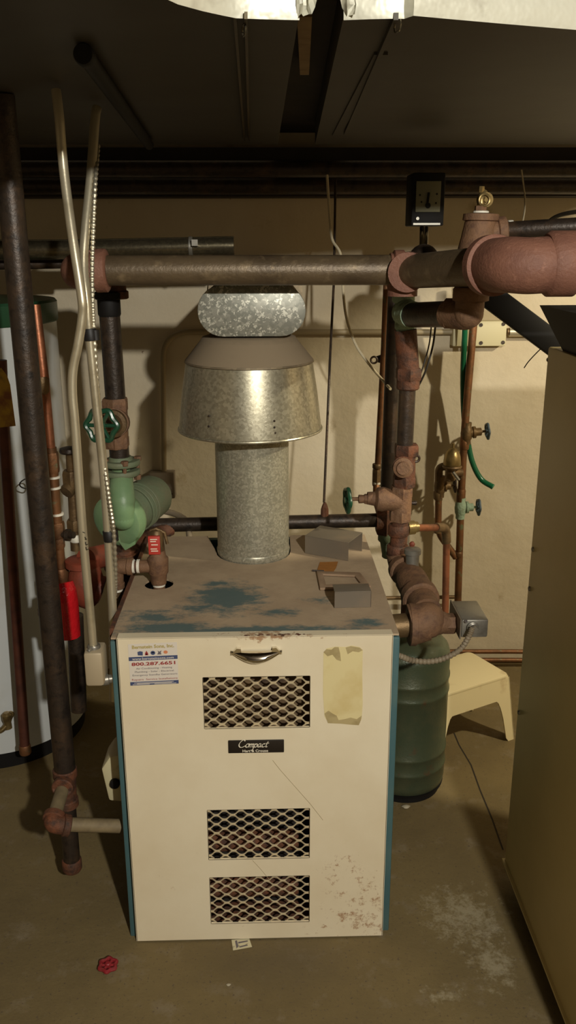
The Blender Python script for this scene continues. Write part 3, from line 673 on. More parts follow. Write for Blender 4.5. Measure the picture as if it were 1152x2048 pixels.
# aquastat box + flexible lead
aq = thing('aquastat', 'grey steel aquastat control box at the end of the return fittings', 'control box', P(945, 1275, 1.82))
f0 = P(924, 1240, 1.80); f1 = P(975, 1275, 1.80)
fx0, fx1, fz0, fz1 = f0.x, f1.x, f1.z, f0.z
by = PZ(905, 1201, fz1).y
m = MB(); m.prism([(fx0, 1.80, fz0), (fx1, 1.80, fz0), (fx1, 1.80, fz1), (fx0, 1.80, fz1)], (0, by-1.80, 0)); m.build('cover', steel_grey, aq, bevel=.004)
m = MB(); m.box((fx0-.004, 1.797, fz0-.002), (fx0-.001, by, fz1+.002)); m.build('mount_plate', grey_paint, aq)
m = MB(); q = P(945, 1254, 1.798); m.lathe(q, (0, -1, 0), [(0, .012), (.006, .012), (.008, .009), (.02, .009)], 16); m.torus(q-Vector((0, .003, 0)), (0, 1, 0), .012, .002, 16); m.build('cable_clamp', steel_grey, aq)
m = MB(); m.lathe(P(932, 1243, 1.80), (-.3, -1, .5), [(0, .004), (.006, .004)], 8); m.build('screw', black_iron, aq)
lead = spline([P(945, 1255, 1.78), P(938, 1272, 1.775), P(922, 1297, 1.77), P(893, 1315, 1.76), P(860, 1323, 1.74), P(825, 1321, 1.72), P(800, 1312, 1.70), P(780, 1306, 1.70)], 14)
rs = [.0062+.0011*math.sin(i*2.0) for i in range(len(lead))]
tag(MB().tube(lead, rs, 12).build('armoured_lead', grey_cable), 'grey flexible armoured lead looping from the aquastat box to the boiler', 'cable')

# ================================================================ feed water piping by the wall
Yf = 2.84
sf = mpp(P(920, 950, Yf))
def Q(x, y, Y=Yf): return P(x, y, Y)
feed = thing('feed_pipe', 'tall brown copper feed pipe on the right of the back wall with three small valves', 'pipe', Q(916, 1250))
MB().tube([Q(953, 560), Q(947, 650), Q(934, 800), Q(928, 880), Q(922, 1000), Q(914, 1260)], 7.5*sf, 14).build('pipe', copper_old, feed)
m = MB(); collar(m, Q(929, 890), (0, 0, 1), 9*sf, .03); collar(m, Q(922, 992), (0, 0, 1), 9*sf, .05); collar(m, Q(917, 1108), (0, 0, 1), 9*sf, .02); m.build('solder_joint', copper_old, feed)
def small_valve(name, lab, px, py, wx, wy, bm, wm, wr, Y=Yf):
    t = thing(name, lab, 'valve', P(px, py+24, Y)); s_ = mpp(P(px, py, Y)); d = P(wx, wy, Y)-P(px, py, Y); L = d.length
    m = MB(); m.lathe(P(px, py+22, Y), (0, 0, 1), [(0, 9*s_), (8*s_, 9*s_), (12*s_, 11*s_), (22*s_, 12*s_), (32*s_, 11*s_), (36*s_, 9*s_), (44*s_, 9*s_)], 18)
    m.lathe(P(px, py, Y), d, [(0, 9*s_), (L*.3, 10*s_), (L*.32, 12*s_), (L*.44, 12*s_), (L*.46, 8*s_), (L*.7, 8*s_), (L*.72, 6*s_)], 18); m.build('valve_body', bm, t)
    MB().tube([P(px, py, Y)+d*.65, P(wx, wy, Y)], 2.6*s_, 8).build('stem', bm, t)
    handwheel(t, P(wx, wy, Y), d, wr*s_, wm); return t
small_valve('stop_valve', 'dark stop valve with dusty blue handwheel high on the copper feed pipe', 932, 866, 975, 862, brass_old, blue_wheel, 17)
small_valve('stop_valve', 'stop valve with pale green body and blue handwheel low on the copper feed pipe', 920, 1015, 957, 1014, verdigris, blue_wheel, 17)
small_valve('stop_valve', 'small dark valve on the side pipe below the brass bell regulator', 879, 972, 910, 971, brass_old, black_iron, 14)
sd = thing('side_pipe', 'thin copper side pipe with an angled foot joining the tall feed pipe', 'pipe', Q(905, 1110))
m = MB(); m.tube(fillet([Q(898, 932, 2.82), Q(878, 934), Q(877, 1000)], .02), 8*sf, 14); m.build('elbow', brass_old, sd)
m = MB(); m.tube(fillet([Q(878, 950), Q(876, 1065), Q(912, 1115)], .03), 7*sf, 14); m.build('pipe', copper_old, sd)
m = MB(); collar(m, Q(876, 990), (0, 0, 1), 9*sf, .03); collar(m, Q(876, 1062), (0, 0, 1), 8.5*sf, .014); m.build('solder_joint', brass_old, sd)
pr = thing('pressure_regulator', 'bell shaped brass pressure regulator bridging the two copper feed pipes', 'valve', Q(903, 965, 2.80))
sp_ = mpp(Q(905, 920, 2.80))
m = MB(); m.lathe(Q(904, 930, 2.80), (0, 0, 1), [(0, 17*sp_), (2*sp_, 18*sp_), (18*sp_, 16*sp_), (28*sp_, 13*sp_), (34*sp_, 7*sp_), (36*sp_, 3*sp_), (44*sp_, 3*sp_), (45*sp_, 1*sp_)], 28); m.build('bell_cover', brass, pr)
m = MB(); m.lathe(Q(904, 936, 2.80), (0, 0, 1), [(0, 18*sp_), (3*sp_, 20*sp_), (6*sp_, 18*sp_)], 28); m.lathe(Q(900, 961, 2.80), (0, 0, 1), [(0, 9*sp_), (2*sp_, 11*sp_), (24*sp_, 10*sp_)], 20); m.tube([Q(903, 945, 2.80), Q(922, 945, 2.82)], 8*sp_, 14); m.build('regulator_body', brass_old, pr)
m = MB(); m.tube([Q(906, 944, 2.77), Q(918, 960, 2.77)], 3*sp_, 8); m.build('lever', steel_grey, pr)
tc_ = thing('copper_link', 'bright copper link pipe leaving the riser, bending down behind the aquastat', 'pipe', P(893, 1290, 2.3))
sl = mpp(P(880, 1100, 2.3))
MB().tube(fillet([P(812, 1056, 2.13), P(892, 1055, 2.26), P(893, 1090, 2.27), P(890, 1257, 2.27)], [.03, .01]), 7*sl, 14).build('pipe', copper, tc_)
m = MB(); m.lathe(P(814, 1056, 2.13), (1, .3, 0), [(0, 13*sl), (.02, 13*sl), (.022, 10*sl), (.03, 10*sl)], 16); m.build('adapter', brass, tc_)
m = MB(); m.tube(fillet([P(872, 1055, 2.225), P(892, 1055, 2.26), P(893, 1084, 2.27)], .03), 9*sl, 14); m.build('elbow', brass_old, tc_)
hz = fillet([P(930, 600, 2.80), P(928, 650, 2.80), P(925, 780, 2.86), P(932, 860, 2.89)], .05)
hose = spline([P(931, 560, 2.80), P(930, 650, 2.81), P(926, 750, 2.86), P(928, 830, 2.88), P(936, 885, 2.88), P(945, 925, 2.87), P(962, 958, 2.86), P(986, 974, 2.84)], 8)
hs = thing('garden_hose', 'short dark green hose hanging behind the copper feed pipe with curled open end', 'hose', hose[-1])
MB().tube(hose, 5.6*sf, 14).build('hose_wall', hose_mat, hs)
MB().lathe(hose[-1], hose[-1]-hose[-2], [(-.002, 5.7*sf), (.001, 5.6*sf), (.0015, 4*sf)], 14).build('cut_end', mat('hose_cut', (60, 120, 84), .5), hs)
tag(MB().tube([P(760, 1196, 2.90), P(910, 1194, 2.90)], 4*sf, 10).build('wall_pipe', brass_old), 'thin horizontal pipe low on the back wall behind the riser', 'pipe')
for i, (y, lab) in enumerate(((1303, 'upper of two thin pipes along the foot of the back wall'), (1320, 'lower of two thin pipes along the foot of the back wall'))):
    tag(MB().tube([P(860, y, 2.90), P(1026, y, 2.90), P(1180, y+2, 2.90)], 5*sf, 10).build('floor_pipe', copper_old), lab, 'pipe')

# ================================================================ wall electrics
bx = thing('junction_box', 'white painted junction box on the back wall behind the branch elbow', 'junction box', P(960, 695, YW))
p0, p1 = P(905, 693, YW-.045), P(1015, 642, YW-.045)
MB().box((p0.x, YW-.045, p0.z), (p1.x, YW-.001, p1.z)).build('box', paint_white, bx, bevel=.004)
for (x, y) in ((962, 686), (1006, 685), (1007, 648), (962, 650)):
    MB().lathe(P(x, y, YW-.045), (0, -1, 0), [(-.002, .007), (.003, .006)], 10).build('cover_screw', black_iron, bx)
m = MB(); q = P(1014, 663, YW-.03); m.lathe(q, (1, 0, 0), [(0, .011), (.014, .011), (.016, .009), (.02, .009)], 14); m.build('connector', brass_old, bx)
tag(MB().tube([P(1018, 664, YW-.03), P(1200, 664, YW-.03)], 9*sf, 14).build('conduit', emt), 'short steel conduit leaving the right side of the white junction box', 'conduit')
wb = thing('switch_box', 'grey utility box low on the wall beside the green pump motor', 'junction box', P(330, 1000, YW))
p0, p1 = P(300, 998, YW-.05), P(348, 946, YW-.05)
MB().box((p0.x, YW-.05, p0.z), (p1.x, YW-.001, p1.z)).build('box', grey_paint, wb, bevel=.004)
MB().lathe(P(343, 988, YW-.05), (0, -1, 0), [(-.001, .005), (.002, .004)], 8).build('cover_screw', black_iron, wb)
cw = fillet([P(328, 948, YW-.02), P(326, 664, YW-.02), P(905, 664, YW-.02)], .09, 8)
tag(MB().tube(cw, 5.5*sf, 12).build('conduit', mat('conduit_painted', (150, 134, 104), .55)), 'painted wall conduit rising from the utility box and bending right to the junction box', 'conduit')
m = MB().tube(spline([P(300, 1012, 2.5), P(318, 1020, 2.48), P(350, 1028, 2.45), P(372, 1042, 2.40), P(379, 1075, 2.34), P(380, 1120, 2.30)], 8), .009, 12)
tag(m.build('pump_cable', grey_cable), 'grey flexible cable from the green pump dropping behind the boiler', 'cable')
m = MB().tube(spline([P(654, 350, 2.62), P(660, 440, 2.58), P(665, 480, 2.55), P(682, 512, 2.50), P(687, 590, 2.47), P(694, 640, 2.45), P(712, 690, 2.44), P(738, 728, 2.42), P(765, 760, 2.40), P(781, 778, 2.30)], 8), .0038, 8)
tag(m.build('white_cable', white_cable), 'loose white cable drooping from the ceiling to the black return pipe', 'cable')
for i, (x0, lab) in enumerate(((0, 'outer black wire hanging from the branch pipe to the riser union'), (-8, 'inner thin wire hanging from the branch pipe to the riser union'))):
    tag(MB().tube(spline([P(872+x0, 640, 2.10), P(866+x0, 690, 2.11), P(852+x0, 740, 2.11), P(834+x0*.5, 778, 2.13)], 6), .0026-.0008*i, 6).build('hanging_wire', black_wire), lab, 'wire')
tag(MB().tube(spline([P(1110, 672, 2.03), P(1080, 699, 2.04), P(1058, 722, 2.05), P(1048, 736, 2.05)], 5), .0014, 6).build('loose_wire', black_wire), 'short stray wire end poking out below the black strut', 'wire')
tag(MB().tube(spline([P(1043, 340, 2.4), P(1050, 400, 2.35), P(1046, 440, 2.2), P(1036, 460, 2.1)], 6), .0022, 6).build('thin_cable', white_cable), 'thin pale wire dropping behind the big red elbow', 'wire')
tag(MB().tube(spline([P(1095, 445, 1.95), P(1115, 432, 1.9), P(1150, 424, 1.85), P(1220, 416, 1.8)], 6), .0045, 8).build('black_cable', black_wire), 'black cable resting along the pipe above the big red elbow', 'cable')
# relay with dial and its bright stem above the header tee
gz = thing('pressure_control', 'black pressure control with pale dial plate above the header tee', 'gauge', P(858, 500, 2.30))
sg = mpp(P(858, 420, 2.30))
p0, p1 = P(822, 452, 2.32), P(892, 345, 2.32)
MB().box((p0.x, 2.32, p0.z), (p1.x, 2.42, p1.z)).build('case', black_paint, gz, bevel=.004)
p0, p1 = P(831, 424, 2.315), P(883, 362, 2.315)
dl = MB().box((p0.x, 2.316, p0.z), (p1.x, 2.321, p1.z)).build('dial_plate', dial_mat, gz, bevel=.001)
m = MB(); m.tube([P(855, 408, 2.314), P(858, 385, 2.314)], .003, 6); m.lathe(P(856, 411, 2.315), (0, -1, 0), [(0, .007), (.003, .006)], 12)
for (x, y) in ((840, 390), (843, 404), (872, 406), (874, 388)): m.lathe(P(x, y, 2.316), (0, -1, 0), [(-.001, .003), (.001, .002)], 8)
m.build('pointer', black_paint, dl)
p0, p1 = P(826, 450, 2.315), P(880, 446, 2.315); MB().box((p0.x, 2.312, p0.z), (p1.x, 2.32, p1.z)).build('trim_strip', steel_grey, gz)
MB().lathe(P(835, 437, 2.315), (0, -1, 0), [(-.002, .005), (.003, .004)], 10).build('cover_screw', steel_grey, gz)
m = MB(); m.tube([P(843, 505, 2.30), P(844, 455, 2.34)], 5*sg, 12); m.tube([P(852, 500, 2.30), P(853, 455, 2.34)], 4*sg, 12); m.build('stem', chrome, gz)
m = MB(); m.sphere(P(847, 520, 2.20), 30*sg, 20); m.build('siphon', black_iron, gz)
# ================================================================ things on the boiler
rv = thing('relief_valve', 'dusty brass relief valve with red label rising through the boiler top', 'valve', VH-Vector((0, 0, .02)))
sv = mpp(VH); Yv = VH.y
m = MB(); m.lathe(VH-Vector((0, 0, .03)), (0, 0, 1), [(0, 12*sv), (.03, 12*sv), (.032, 15*sv), (.055, 17*sv), (.06, 20*sv), (.095, 21*sv), (.10, 17*sv), (.115, 15*sv)], 22)
m.tube([VH+Vector((0, 0, .045)), VH+Vector((-.05, .0, .045))], 13*sv, 16); m.build('valve_body', rust, rv)
MB().lathe(VH+Vector((0, 0, -.004)), (0, 0, 1), [(0, 12.5*sv), (.010, 12.5*sv)], 18).build('tape_ring', white_tape, rv)
m = MB(); m.lathe(VH+Vector((0, 0, .085)), (0, 0, 1), [(0, 15*sv), (.045, 13*sv), (.05, 9*sv)], 18); m.tube([VH+Vector((-.014, 0, .132)), VH+Vector((0, -.003, .138)), VH+Vector((.018, 0, .128)), VH+Vector((.024, 0, .10))], .004, 8); m.build('test_lever', brass_old, rv)
lb = MB().box((VH.x-.017, VH.y-.024, VH.z+.082), (VH.x+.010, VH.y-.015, VH.z+.126)).build('red_label', red_tag, rv, bevel=.001)
m = MB()
for (u0, u1, z) in ((-.012, .004, .118), (-.012, .001, .113), (-.010, .005, .105), (-.012, .003, .095), (-.011, .005, .090)): m.box((VH.x+u0, VH.y-.0246, VH.z+z), (VH.x+u1, VH.y-.0240, VH.z+z+.0022))
m.build('printed_lines', white_ink, lb)
rp = thing('relief_pipe', 'rusty discharge elbow with white tape bands beside the relief valve', 'pipe', VH+Vector((-.085, 0, -.05)))
h = VH+Vector((0, 0, .045))
m = MB(); m.tube([h+Vector((-.045, 0, 0)), h+Vector((-.07, .002, -.001))], 11*sv, 16); m.build('nipple', rust_dark, rp)
m = MB(); elbow(m, [h+Vector((-.058, .002, -.001)), h+Vector((-.10, .005, 0)), h+Vector((-.103, .005, -.055))], 16*sv, .03, 1.12, .014); m.build('elbow', rust, rp)
for dx in (-.046, -.058): collar(MB(), h+Vector((dx, .001, 0)), (1, 0, 0), 14*sv, .008).build('tape_ring', white_tape, rp)
collar(MB(), h+Vector((-.103, .005, -.058)), (0, 0, 1), 14.5*sv, .010).build('tape_ring', white_tape, rp)
MB().tube([h+Vector((-.103, .005, -.05)), h+Vector((-.105, .005, -.5))], 13*sv, 16).build('drain_pipe', brass_old, rp)
# bent grey covers and frame
c1 = thing('metal_cover', 'larger bent grey metal cover standing like a tent on the boiler top', 'metal cover', PZ(660, 1110, BH))
A, B = PZ(610, 1107, BH), PZ(696, 1123, BH); D = PZ(720, 1108, BH)
A = Vector((A.x, A.y, BH+.0012)); B = Vector((B.x, B.y, BH+.0012))
ux = (B-A).normalized(); uy = Vector((-ux.y, ux.x, 0)); L = (B-A).length; hh = .047; dp = .085; th = .0016; uz = Vector((0, 0, 1))
m = MB(); m.frame(A, ux, uy, uz, (0, 0, 0), (L, th, hh)); m.build('front_face', grey_paint, c1)
m = MB(); m.frame(A, ux, (uy+uz*.03).normalized(), uz, (-.0, 0, hh), (L, dp, hh+th)); m.build('top_face', grey_paint, c1, bevel=.0006)
m = MB(); m.frame(A, ux, uy, uz, (0, dp-th, 0), (L, dp, hh+.002)); m.build('rear_face', grey_paint, c1)
c2 = thing('metal_cover', 'smaller bright edged grey metal cover lying near the front of the boiler top', 'metal cover', PZ(705, 1215, BH))
A, B = PZ(669, 1217, BH), PZ(742, 1215, BH); A = Vector((A.x, A.y, BH+.0012)); B = Vector((B.x, B.y, BH+.0012)); ux = (B-A).normalized(); uy = Vector((-ux.y, ux.x, 0)); L = (B-A).length
m = MB(); m.frame(A, ux, uy, uz, (0, 0, 0), (L, th, .036)); m.build('front_face', grey_paint, c2)
m = MB(); m.frame(A, ux, uy, uz, (0, 0, .036), (L, .045, .036+th)); m.build('top_face', grey_paint, c2, bevel=.0006)
m = MB(); m.frame(A, ux, uy, uz, (L-th, 0, 0), (L, .045, .036)); m.build('side_face', grey_paint, c2)
fr = [PZ(x, y, BH+.001) for x, y in ((633, 1146), (720, 1149), (742, 1176), (640, 1181))]; fi = [PZ(x, y, BH+.001) for x, y in ((646, 1152), (710, 1155), (721, 1170), (652, 1173))]
m = MB(); n = 4; top = Vector((0, 0, .006))
m.add(fr+fi+[p+top for p in fr]+[p+top for p in fi], [(8+i, 8+(i+1) % 4, 12+(i+1) % 4, 12+i) for i in range(4)]+[(i, (i+1) % 4, 8+(i+1) % 4, 8+i) for i in range(4)]+[(4+i, 12+i, 12+(i+1) % 4, 4+(i+1) % 4) for i in range(4)]+[(i, 4+i, 4+(i+1) % 4, (i+1) % 4) for i in range(4)])
dust_metal = mat('dusty_frame', (156, 130, 104), .8, 0, [((138, 114, 90), 20, .4, .7, 1)])
tag(m.build('cover_frame', dust_metal, bevel=.0015), 'dusty rectangular metal frame lying flat between the two grey covers', 'metal frame')
MB_ = MB().prism([PZ(x, y, BH+.0005) for x, y in ((640, 1125), (676, 1124), (672, 1136), (666, 1145), (634, 1142))], (0, 0, .0012))
tag(MB_.build('rust_scrap', orange_scrap, smooth=0), 'thin orange rusted scrap beside the flat metal frame', 'scrap')
tag(MB().tube([PZ(624, 1141, BH+.003), PZ(648, 1142, BH+.003)], .0022, 6).build('metal_pin', black_iron), 'small dark pin lying by the orange scrap on the boiler top', 'pin')

# ================================================================ left riser, gate valve and green pump
Yg = 2.14
def L_(x, y, Y=Yg): return P(x, y, Y)
sg = mpp(L_(228, 850))
lr = thing('supply_riser', 'black supply riser dropping from the header elbow to the green pump', 'pipe', L_(238, 920))
MB().tube([L_(216, 585), L_(240, 925)], 20*sg, 22).build('pipe', black_iron, lr)
m = MB(); collar(m, L_(217, 591), (0, 0, 1), 27*sg, .018, 28); collar(m, L_(218, 612), (0, 0, 1), 22*sg, .05, 26); m.build('coupling', black_paint, lr)
g2 = thing('gate_valve', 'rusty gate valve with glossy green handwheel on the left riser above the pump', 'valve', L_(234, 895))
m = MB(); hexnut(m, L_(230, 810), (0, 0, 1), 27*sg, .035); hexnut(m, L_(234, 884), (0, 0, 1), 26*sg, .03); m.tube([L_(230, 802), L_(234, 892)], 24*sg, 22); m.tube([L_(232, 845), L_(228, 846, Yg-.06)], 28*sg, 24); m.build('valve_body', rust, g2)
m = MB(); m.lathe(L_(228, 846, Yg-.055), (-.12, -1, 0), [(0, 27*sg), (.012, 27*sg), (.014, 20*sg), (.03, 12*sg), (.05, 9*sg), (.06, 9*sg), (.062, 4*sg), (.09, 4*sg)], 24); m.build('bonnet', brass_old, g2)
handwheel(g2, L_(203, 851, Yg-.16), (-.15, -1, .1), 36*mpp(L_(203, 851, Yg-.16)), green_wheel, lobes=6)
pump = thing('circulator_pump', 'sage green circulator pump with bolted flange behind the steel conduits', 'pump', L_(255, 1095))
m = MB()
for z in (924, 943): m.lathe(L_(243, z+6), (0, 0, 1), [(0, 36*sg), (.003, 38*sg), (.011, 38*sg), (.014, 36*sg)], 32)
m.lathe(L_(241, 922), (0, 0, 1), [(0, 27*sg), (.012, 22*sg)], 24); m.build('flange', green_dull, pump)
for ang in (20, 110, 200, 290):
    d = Vector((math.cos(math.radians(ang)), math.sin(math.radians(ang)), 0))*33*sg; m = MB(); hexnut(m, L_(243, 920)+d, (0, 0, 1), 8*sg, .012); m.tube([L_(243, 960)+d, L_(243, 918)+d], 4*sg, 8); hexnut(m, L_(243, 957)+d, (0, 0, 1), 8*sg, .012); m.build('flange_bolt', rust, pump)
vc = L_(250, 1030, Yg+.0); ax = Vector((.45, 1, .12)).normalized()
m = MB(); m.lathe(vc-ax*.05, ax, [(0, 44*sg), (.008, 54*sg), (.03, 57*sg), (.045, 54*sg), (.06, 40*sg)], 36); m.build('volute', green_paint, pump)
m = MB(); m.tube(spline([L_(243, 950, Yg-.0), L_(243, 975, Yg-.035), L_(246, 1010, Yg-.06), L_(247, 1036, Yg-.058)], 6), [24*sg]*6+[25*sg]*6+[23*sg]*7, 24); m.sphere(L_(247, 1037, Yg-.058), 23.5*sg, 22); m.build('suction_neck', green_paint, pump)
m = MB(); m.prism([L_(230, 1075, Yg-.045), L_(290, 1060, Yg-.045), L_(270, 1090, Yg-.045), L_(250, 1102, Yg-.045)], (0, .04, 0)); m.build('foot', green_paint, pump, bevel=.003)
mc = vc+ax*.05
m = MB(); m.lathe(mc-ax*.06, ax, [(0, 42*sg), (.05, 45*sg), (.06, 48*sg), (.10, 48*sg), (.15, 46*sg), (.165, 40*sg), (.17, 20*sg)], 36); m.build('motor', green_dull, pump)
for k in (.05, .065, .08): MB().torus(mc-ax*.06+ax*k, ax, 49*sg, .0025, 36, 6).build('cooling_rib', green_dull, pump)
m = MB(); m.tube([L_(245, 1095), L_(243, 1135)], 30*sg, 20); collar(m, L_(244, 1108), (0, 0, 1), 38*sg, .016); collar(m, L_(243, 1130), (0, 0, 1), 36*sg, .022); m.build('lower_flange', rust_dark, pump)
MB().tube([L_(243, 1130), L_(243, 1300)], 20*sg, 18).build('tail_pipe', rust_dark, pump)
tag(MB().tube([L_(258, 1108, 2.22), L_(292, 1080, 2.31), L_(340, 1056, 2.36)], 18*sg, 16).build('stub_pipe', rust_dark), 'rusty stub pipe leading from the pump foot to the low cross pipe', 'pipe')

# ================================================================ red pump and small valves, left
Yp = 2.02
sp = mpp(P(140, 1150, Yp))
rpz = thing('red_circulator', 'red circulator pump half hidden behind the tall dark gas pipe', 'pump', P(150, 1270, Yp))
m = MB(); m.sphere(P(172, 1165, Yp), 44*sp, 22, (.8, .9, 1.25)); m.tube([P(172, 1120, Yp), P(215, 1110, 2.1)], 24*sp, 18); collar(m, P(165, 1125, Yp), (0, 0, 1), 34*sp, .02); m.tube([P(172, 1170, Yp), P(205, 1180, Yp)], 28*sp, 18); m.build('volute', red_paint, rpz)
m = MB(); mtp = fillet([P(124, 1166, Yp-.06), P(130, 1195, Yp-.07), P(139, 1272, Yp-.07)], .03)
m.tube(mtp, [22*sp]+[25*sp]*7+[22*sp], 10); m.build('motor_cover', red_plastic, rpz)
m = MB(); m.sphere(P(112, 1222, Yp-.03), 36*sp, 18, (1, .8, 1)); m.build('pump_flange', rust_dark, rpz)
MB().tube([P(150, 1230, Yp), P(158, 1420, Yp)], 17*sp, 14).build('tail_pipe', black_iron, rpz)
v1 = thing('feed_column', 'brass and copper valve column with white tape rings beside the dark gas pipe', 'pipe', P(118, 1165, Yp))
MB().tube([P(70, 610, Yp+.02), P(88, 760, Yp), P(101, 905, Yp)], 10*sp, 14).build('copper_pipe', copper, v1)
m = MB(); collar(m, P(86, 770, Yp), (0, 0, 1), 12.5*sp, .04); m.build('coupling', brass_old, v1)
m = MB(); m.tube([P(100, 895, Yp), P(108, 1000, Yp), P(122, 1175, Yp)], 12.5*sp, 16); hexnut(m, P(102, 925, Yp), (0, 0, 1), 16*sp, .05); hexnut(m, P(113, 1060, Yp), (0, 0, 1), 17*sp, .04); hexnut(m, P(115, 1085, Yp), (0, 0, 1), 15*sp, .03); collar(m, P(120, 1150, Yp), (0, 0, 1), 18*sp, .04); m.build('valve_body', copper_old, v1)
for (x, y) in ((106, 954), (107, 975), (113, 1028)): collar(MB(), P(x, y, Yp), (0, 0, 1), 14*sp, .006).build('tape_ring', white_tape, v1)
m = MB(); m.tube([P(115, 1068, Yp), P(148, 1070, Yp-.02)], 7*sp, 10); m.lathe(P(132, 1070, Yp-.01), (1, -.2, 0), [(0, 12*sp), (.01, 12*sp)], 14); m.build('drain_cock', black_iron, v1)
v2 = thing('ball_valve_column', 'dark brass valve column with black lever between conduit and gas pipe', 'pipe', P(160, 1120, Yp+.08))
Y2 = Yp+.08
m = MB(); m.tube([P(142, 905, Y2), P(152, 1100, Y2)], 11*sp, 14); hexnut(m, P(145, 960, Y2), (0, 0, 1), 20*sp, .05); m.tube([P(145, 970, Y2), P(132, 985, Y2-.02)], 15*sp, 12); hexnut(m, P(150, 1050, Y2), (0, 0, 1), 17*sp, .03); m.build('valve_body', brass_old, v2)
m = MB(); m.lathe(P(139, 906, Y2), (0, 0, 1), [(0, 18*sp), (.004, 20*sp), (.012, 19*sp), (.016, 8*sp)], 18); m.build('cap', black_iron, v2)
collar(MB(), P(153, 1075, Y2), (0, 0, 1), 14*sp, .02).build('tape_ring', white_tape, v2)

# ================================================================ gas pipe with drip leg
Yd = 1.78
sd_ = mpp(P(100, 900, Yd))
gas = thing('gas_pipe', 'tall dark iron gas pipe with tee and capped drip leg left of the boiler', 'pipe', P(145, 1750, Yd))
g0, g1 = P(20, 375, Yd), P(131, 1550, Yd)
gtop = g1+(g0-g1)*((1.786-g1.z)/(g0.z-g1.z))
MB().tube([gtop, g1], 23.5*sd_, 24).build('pipe', black_iron, gas)
m = MB(); tt = P(131, 1575, Yd); s3 = mpp(tt)
collar(m, P(130, 1545, Yd), (0, 0, 1), 24*s3, .022, 26); m.tube([P(131, 1545, Yd), P(134, 1610, Yd)], 20*s3, 22); collar(m, P(134, 1604, Yd), (0, 0, 1), 23*s3, .022, 26)
m.tube([P(131, 1574, Yd), P(125, 1574, Yd-.05)], 19*s3, 18); collar(m, P(126, 1574, Yd-.045), (0, 1, 0), 21*s3, .018); m.build('tee', rust_dark, gas)
MB().tube([P(134, 1605, Yd), P(144, 1725, Yd)], 17*s3, 20).build('drip_leg', black_iron, gas)
m = MB(); m.lathe(P(145, 1740, Yd), (0, 0, 1), [(0, 17*s3), (.006, 20*s3), (.03, 20*s3), (.033, 18*s3)], 24); m.build('drip_cap', rust_dark, gas)
br_ = fillet([P(126, 1575, Yd-.04), P(104, 1648, 1.62), P(240, 1652, 1.66)], .03)
MB().tube(br_, 13*s3, 16).build('branch_pipe', mat('dull_pipe', (128, 112, 82), .7, 0, [((104, 90, 66), 20, .45, .7, 1)]), gas)
m = MB(); elbow(m, [P(110, 1628, 1.645), P(104, 1648, 1.62), P(140, 1651, 1.63)], 17*s3, .03, 1.2, .016); m.build('branch_elbow', rust_dark, gas)
cb = thing('gas_control', 'pale control housing on the left flank of the boiler behind its teal edge', 'control box', P(225, 1590, 1.75))
p0, p1 = P(210, 1592, 1.74), P(240, 1505, 1.74)
m = MB(); m.prism([(p0.x+.012, 1.72, p0.z), (BX0-.02, 1.72, p0.z-.005), (BX0-.02, 1.72, p1.z+.01), (p0.x+.02, 1.72, p1.z), (p0.x, 1.72, p1.z-.03)], (0, .09, 0)); m.build('housing', paint_white, cb, bevel=.006)
MB().lathe((p0.x+.03, 1.718, p0.z+.05), (0, -1, 0), [(0, .012), (.008, .011), (.009, .007)], 16).build('knob', black_paint, cb)

# ================================================================ steel conduits, left foreground
Yc = 1.60
sc_ = mpp(P(150, 800, Yc))
path = spline([P(112, 180, 1.67), P(119, 240, 1.66), P(128, 345, 1.65), P(146, 480, 1.62), P(163, 590, Yc), P(165, 630, Yc), P(156, 690, Yc), P(146, 740, Yc), P(145, 790, Yc), P(151, 860, Yc), P(166, 1070, Yc), P(187, 1296, Yc)], 6)
k1 = thing('steel_conduit', 'front steel conduit with an offset kink ending in a small cast box', 'conduit', P(187, 1296, Yc))
MB().tube(path, 9.3*sc_, 18).build('tube', emt, k1)
m = MB(); collar(m, P(188, 1297, Yc), (0, 0, 1), 14*sc_, .018); m.lathe(P(181, 1300, Yc-.013), (-.6, -1, 0), [(0, .004), (.006, .004), (.007, .003)], 8); m.build('connector', steel_grey, k1)
m = MB(); q = [P(168, 1060, Yc-.0105), P(169, 1066, Yc-.0105)]
for (x0, y0, x1, y1) in ((165, 1064, 170, 1066), (170, 1074, 172, 1079), (170, 1079, 174, 1078), (171, 1084, 172, 1090), (172, 1090, 176, 1088), (172, 1094, 173, 1100), (173, 1100, 177, 1098)):
    m.tube([P(x0, y0, Yc-.0092), P(x1, y1, Yc-.0092)], .0007, 5)
m.build('ink_mark', black_paint, k1)
jb = thing('conduit_box', 'small grey cast conduit box hanging on the front conduit', 'junction box', P(192, 1376, Yc))
p0, p1 = P(172, 1372, Yc-.02), P(204, 1304, Yc-.02)
MB().box((p0.x, Yc-.024, p0.z), (p1.x, Yc+.03, p1.z)).build('box', grey_paint if False else mat('cast_box', (176, 160, 132), .5, .2), jb, bevel=.006)
MB().lathe(P(204, 1360, Yc), (1, .3, 0), [(0, .012), (.012, .012), (.014, .009), (.02, .009)], 14).build('side_connector', steel_grey, jb)
Y3 = 1.74; s4 = mpp(P(200, 900, Y3))
path = spline([P(194, 215, 1.87), P(190, 240, 1.86), P(182, 350, 1.82), P(171, 460, 1.78), P(167, 530, 1.76), P(173, 600, Y3), P(181, 690, Y3), P(192, 800, Y3), P(210, 980, Y3), P(226, 1240, Y3), P(228, 1400, Y3)], 6)
k2 = thing('steel_conduit', 'straight steel conduit strapped to a ribbed flexible cable passing behind the boiler edge', 'conduit', P(240, 1400, Y3))
MB().tube(path, 9.2*s4, 18).build('tube', emt, k2)
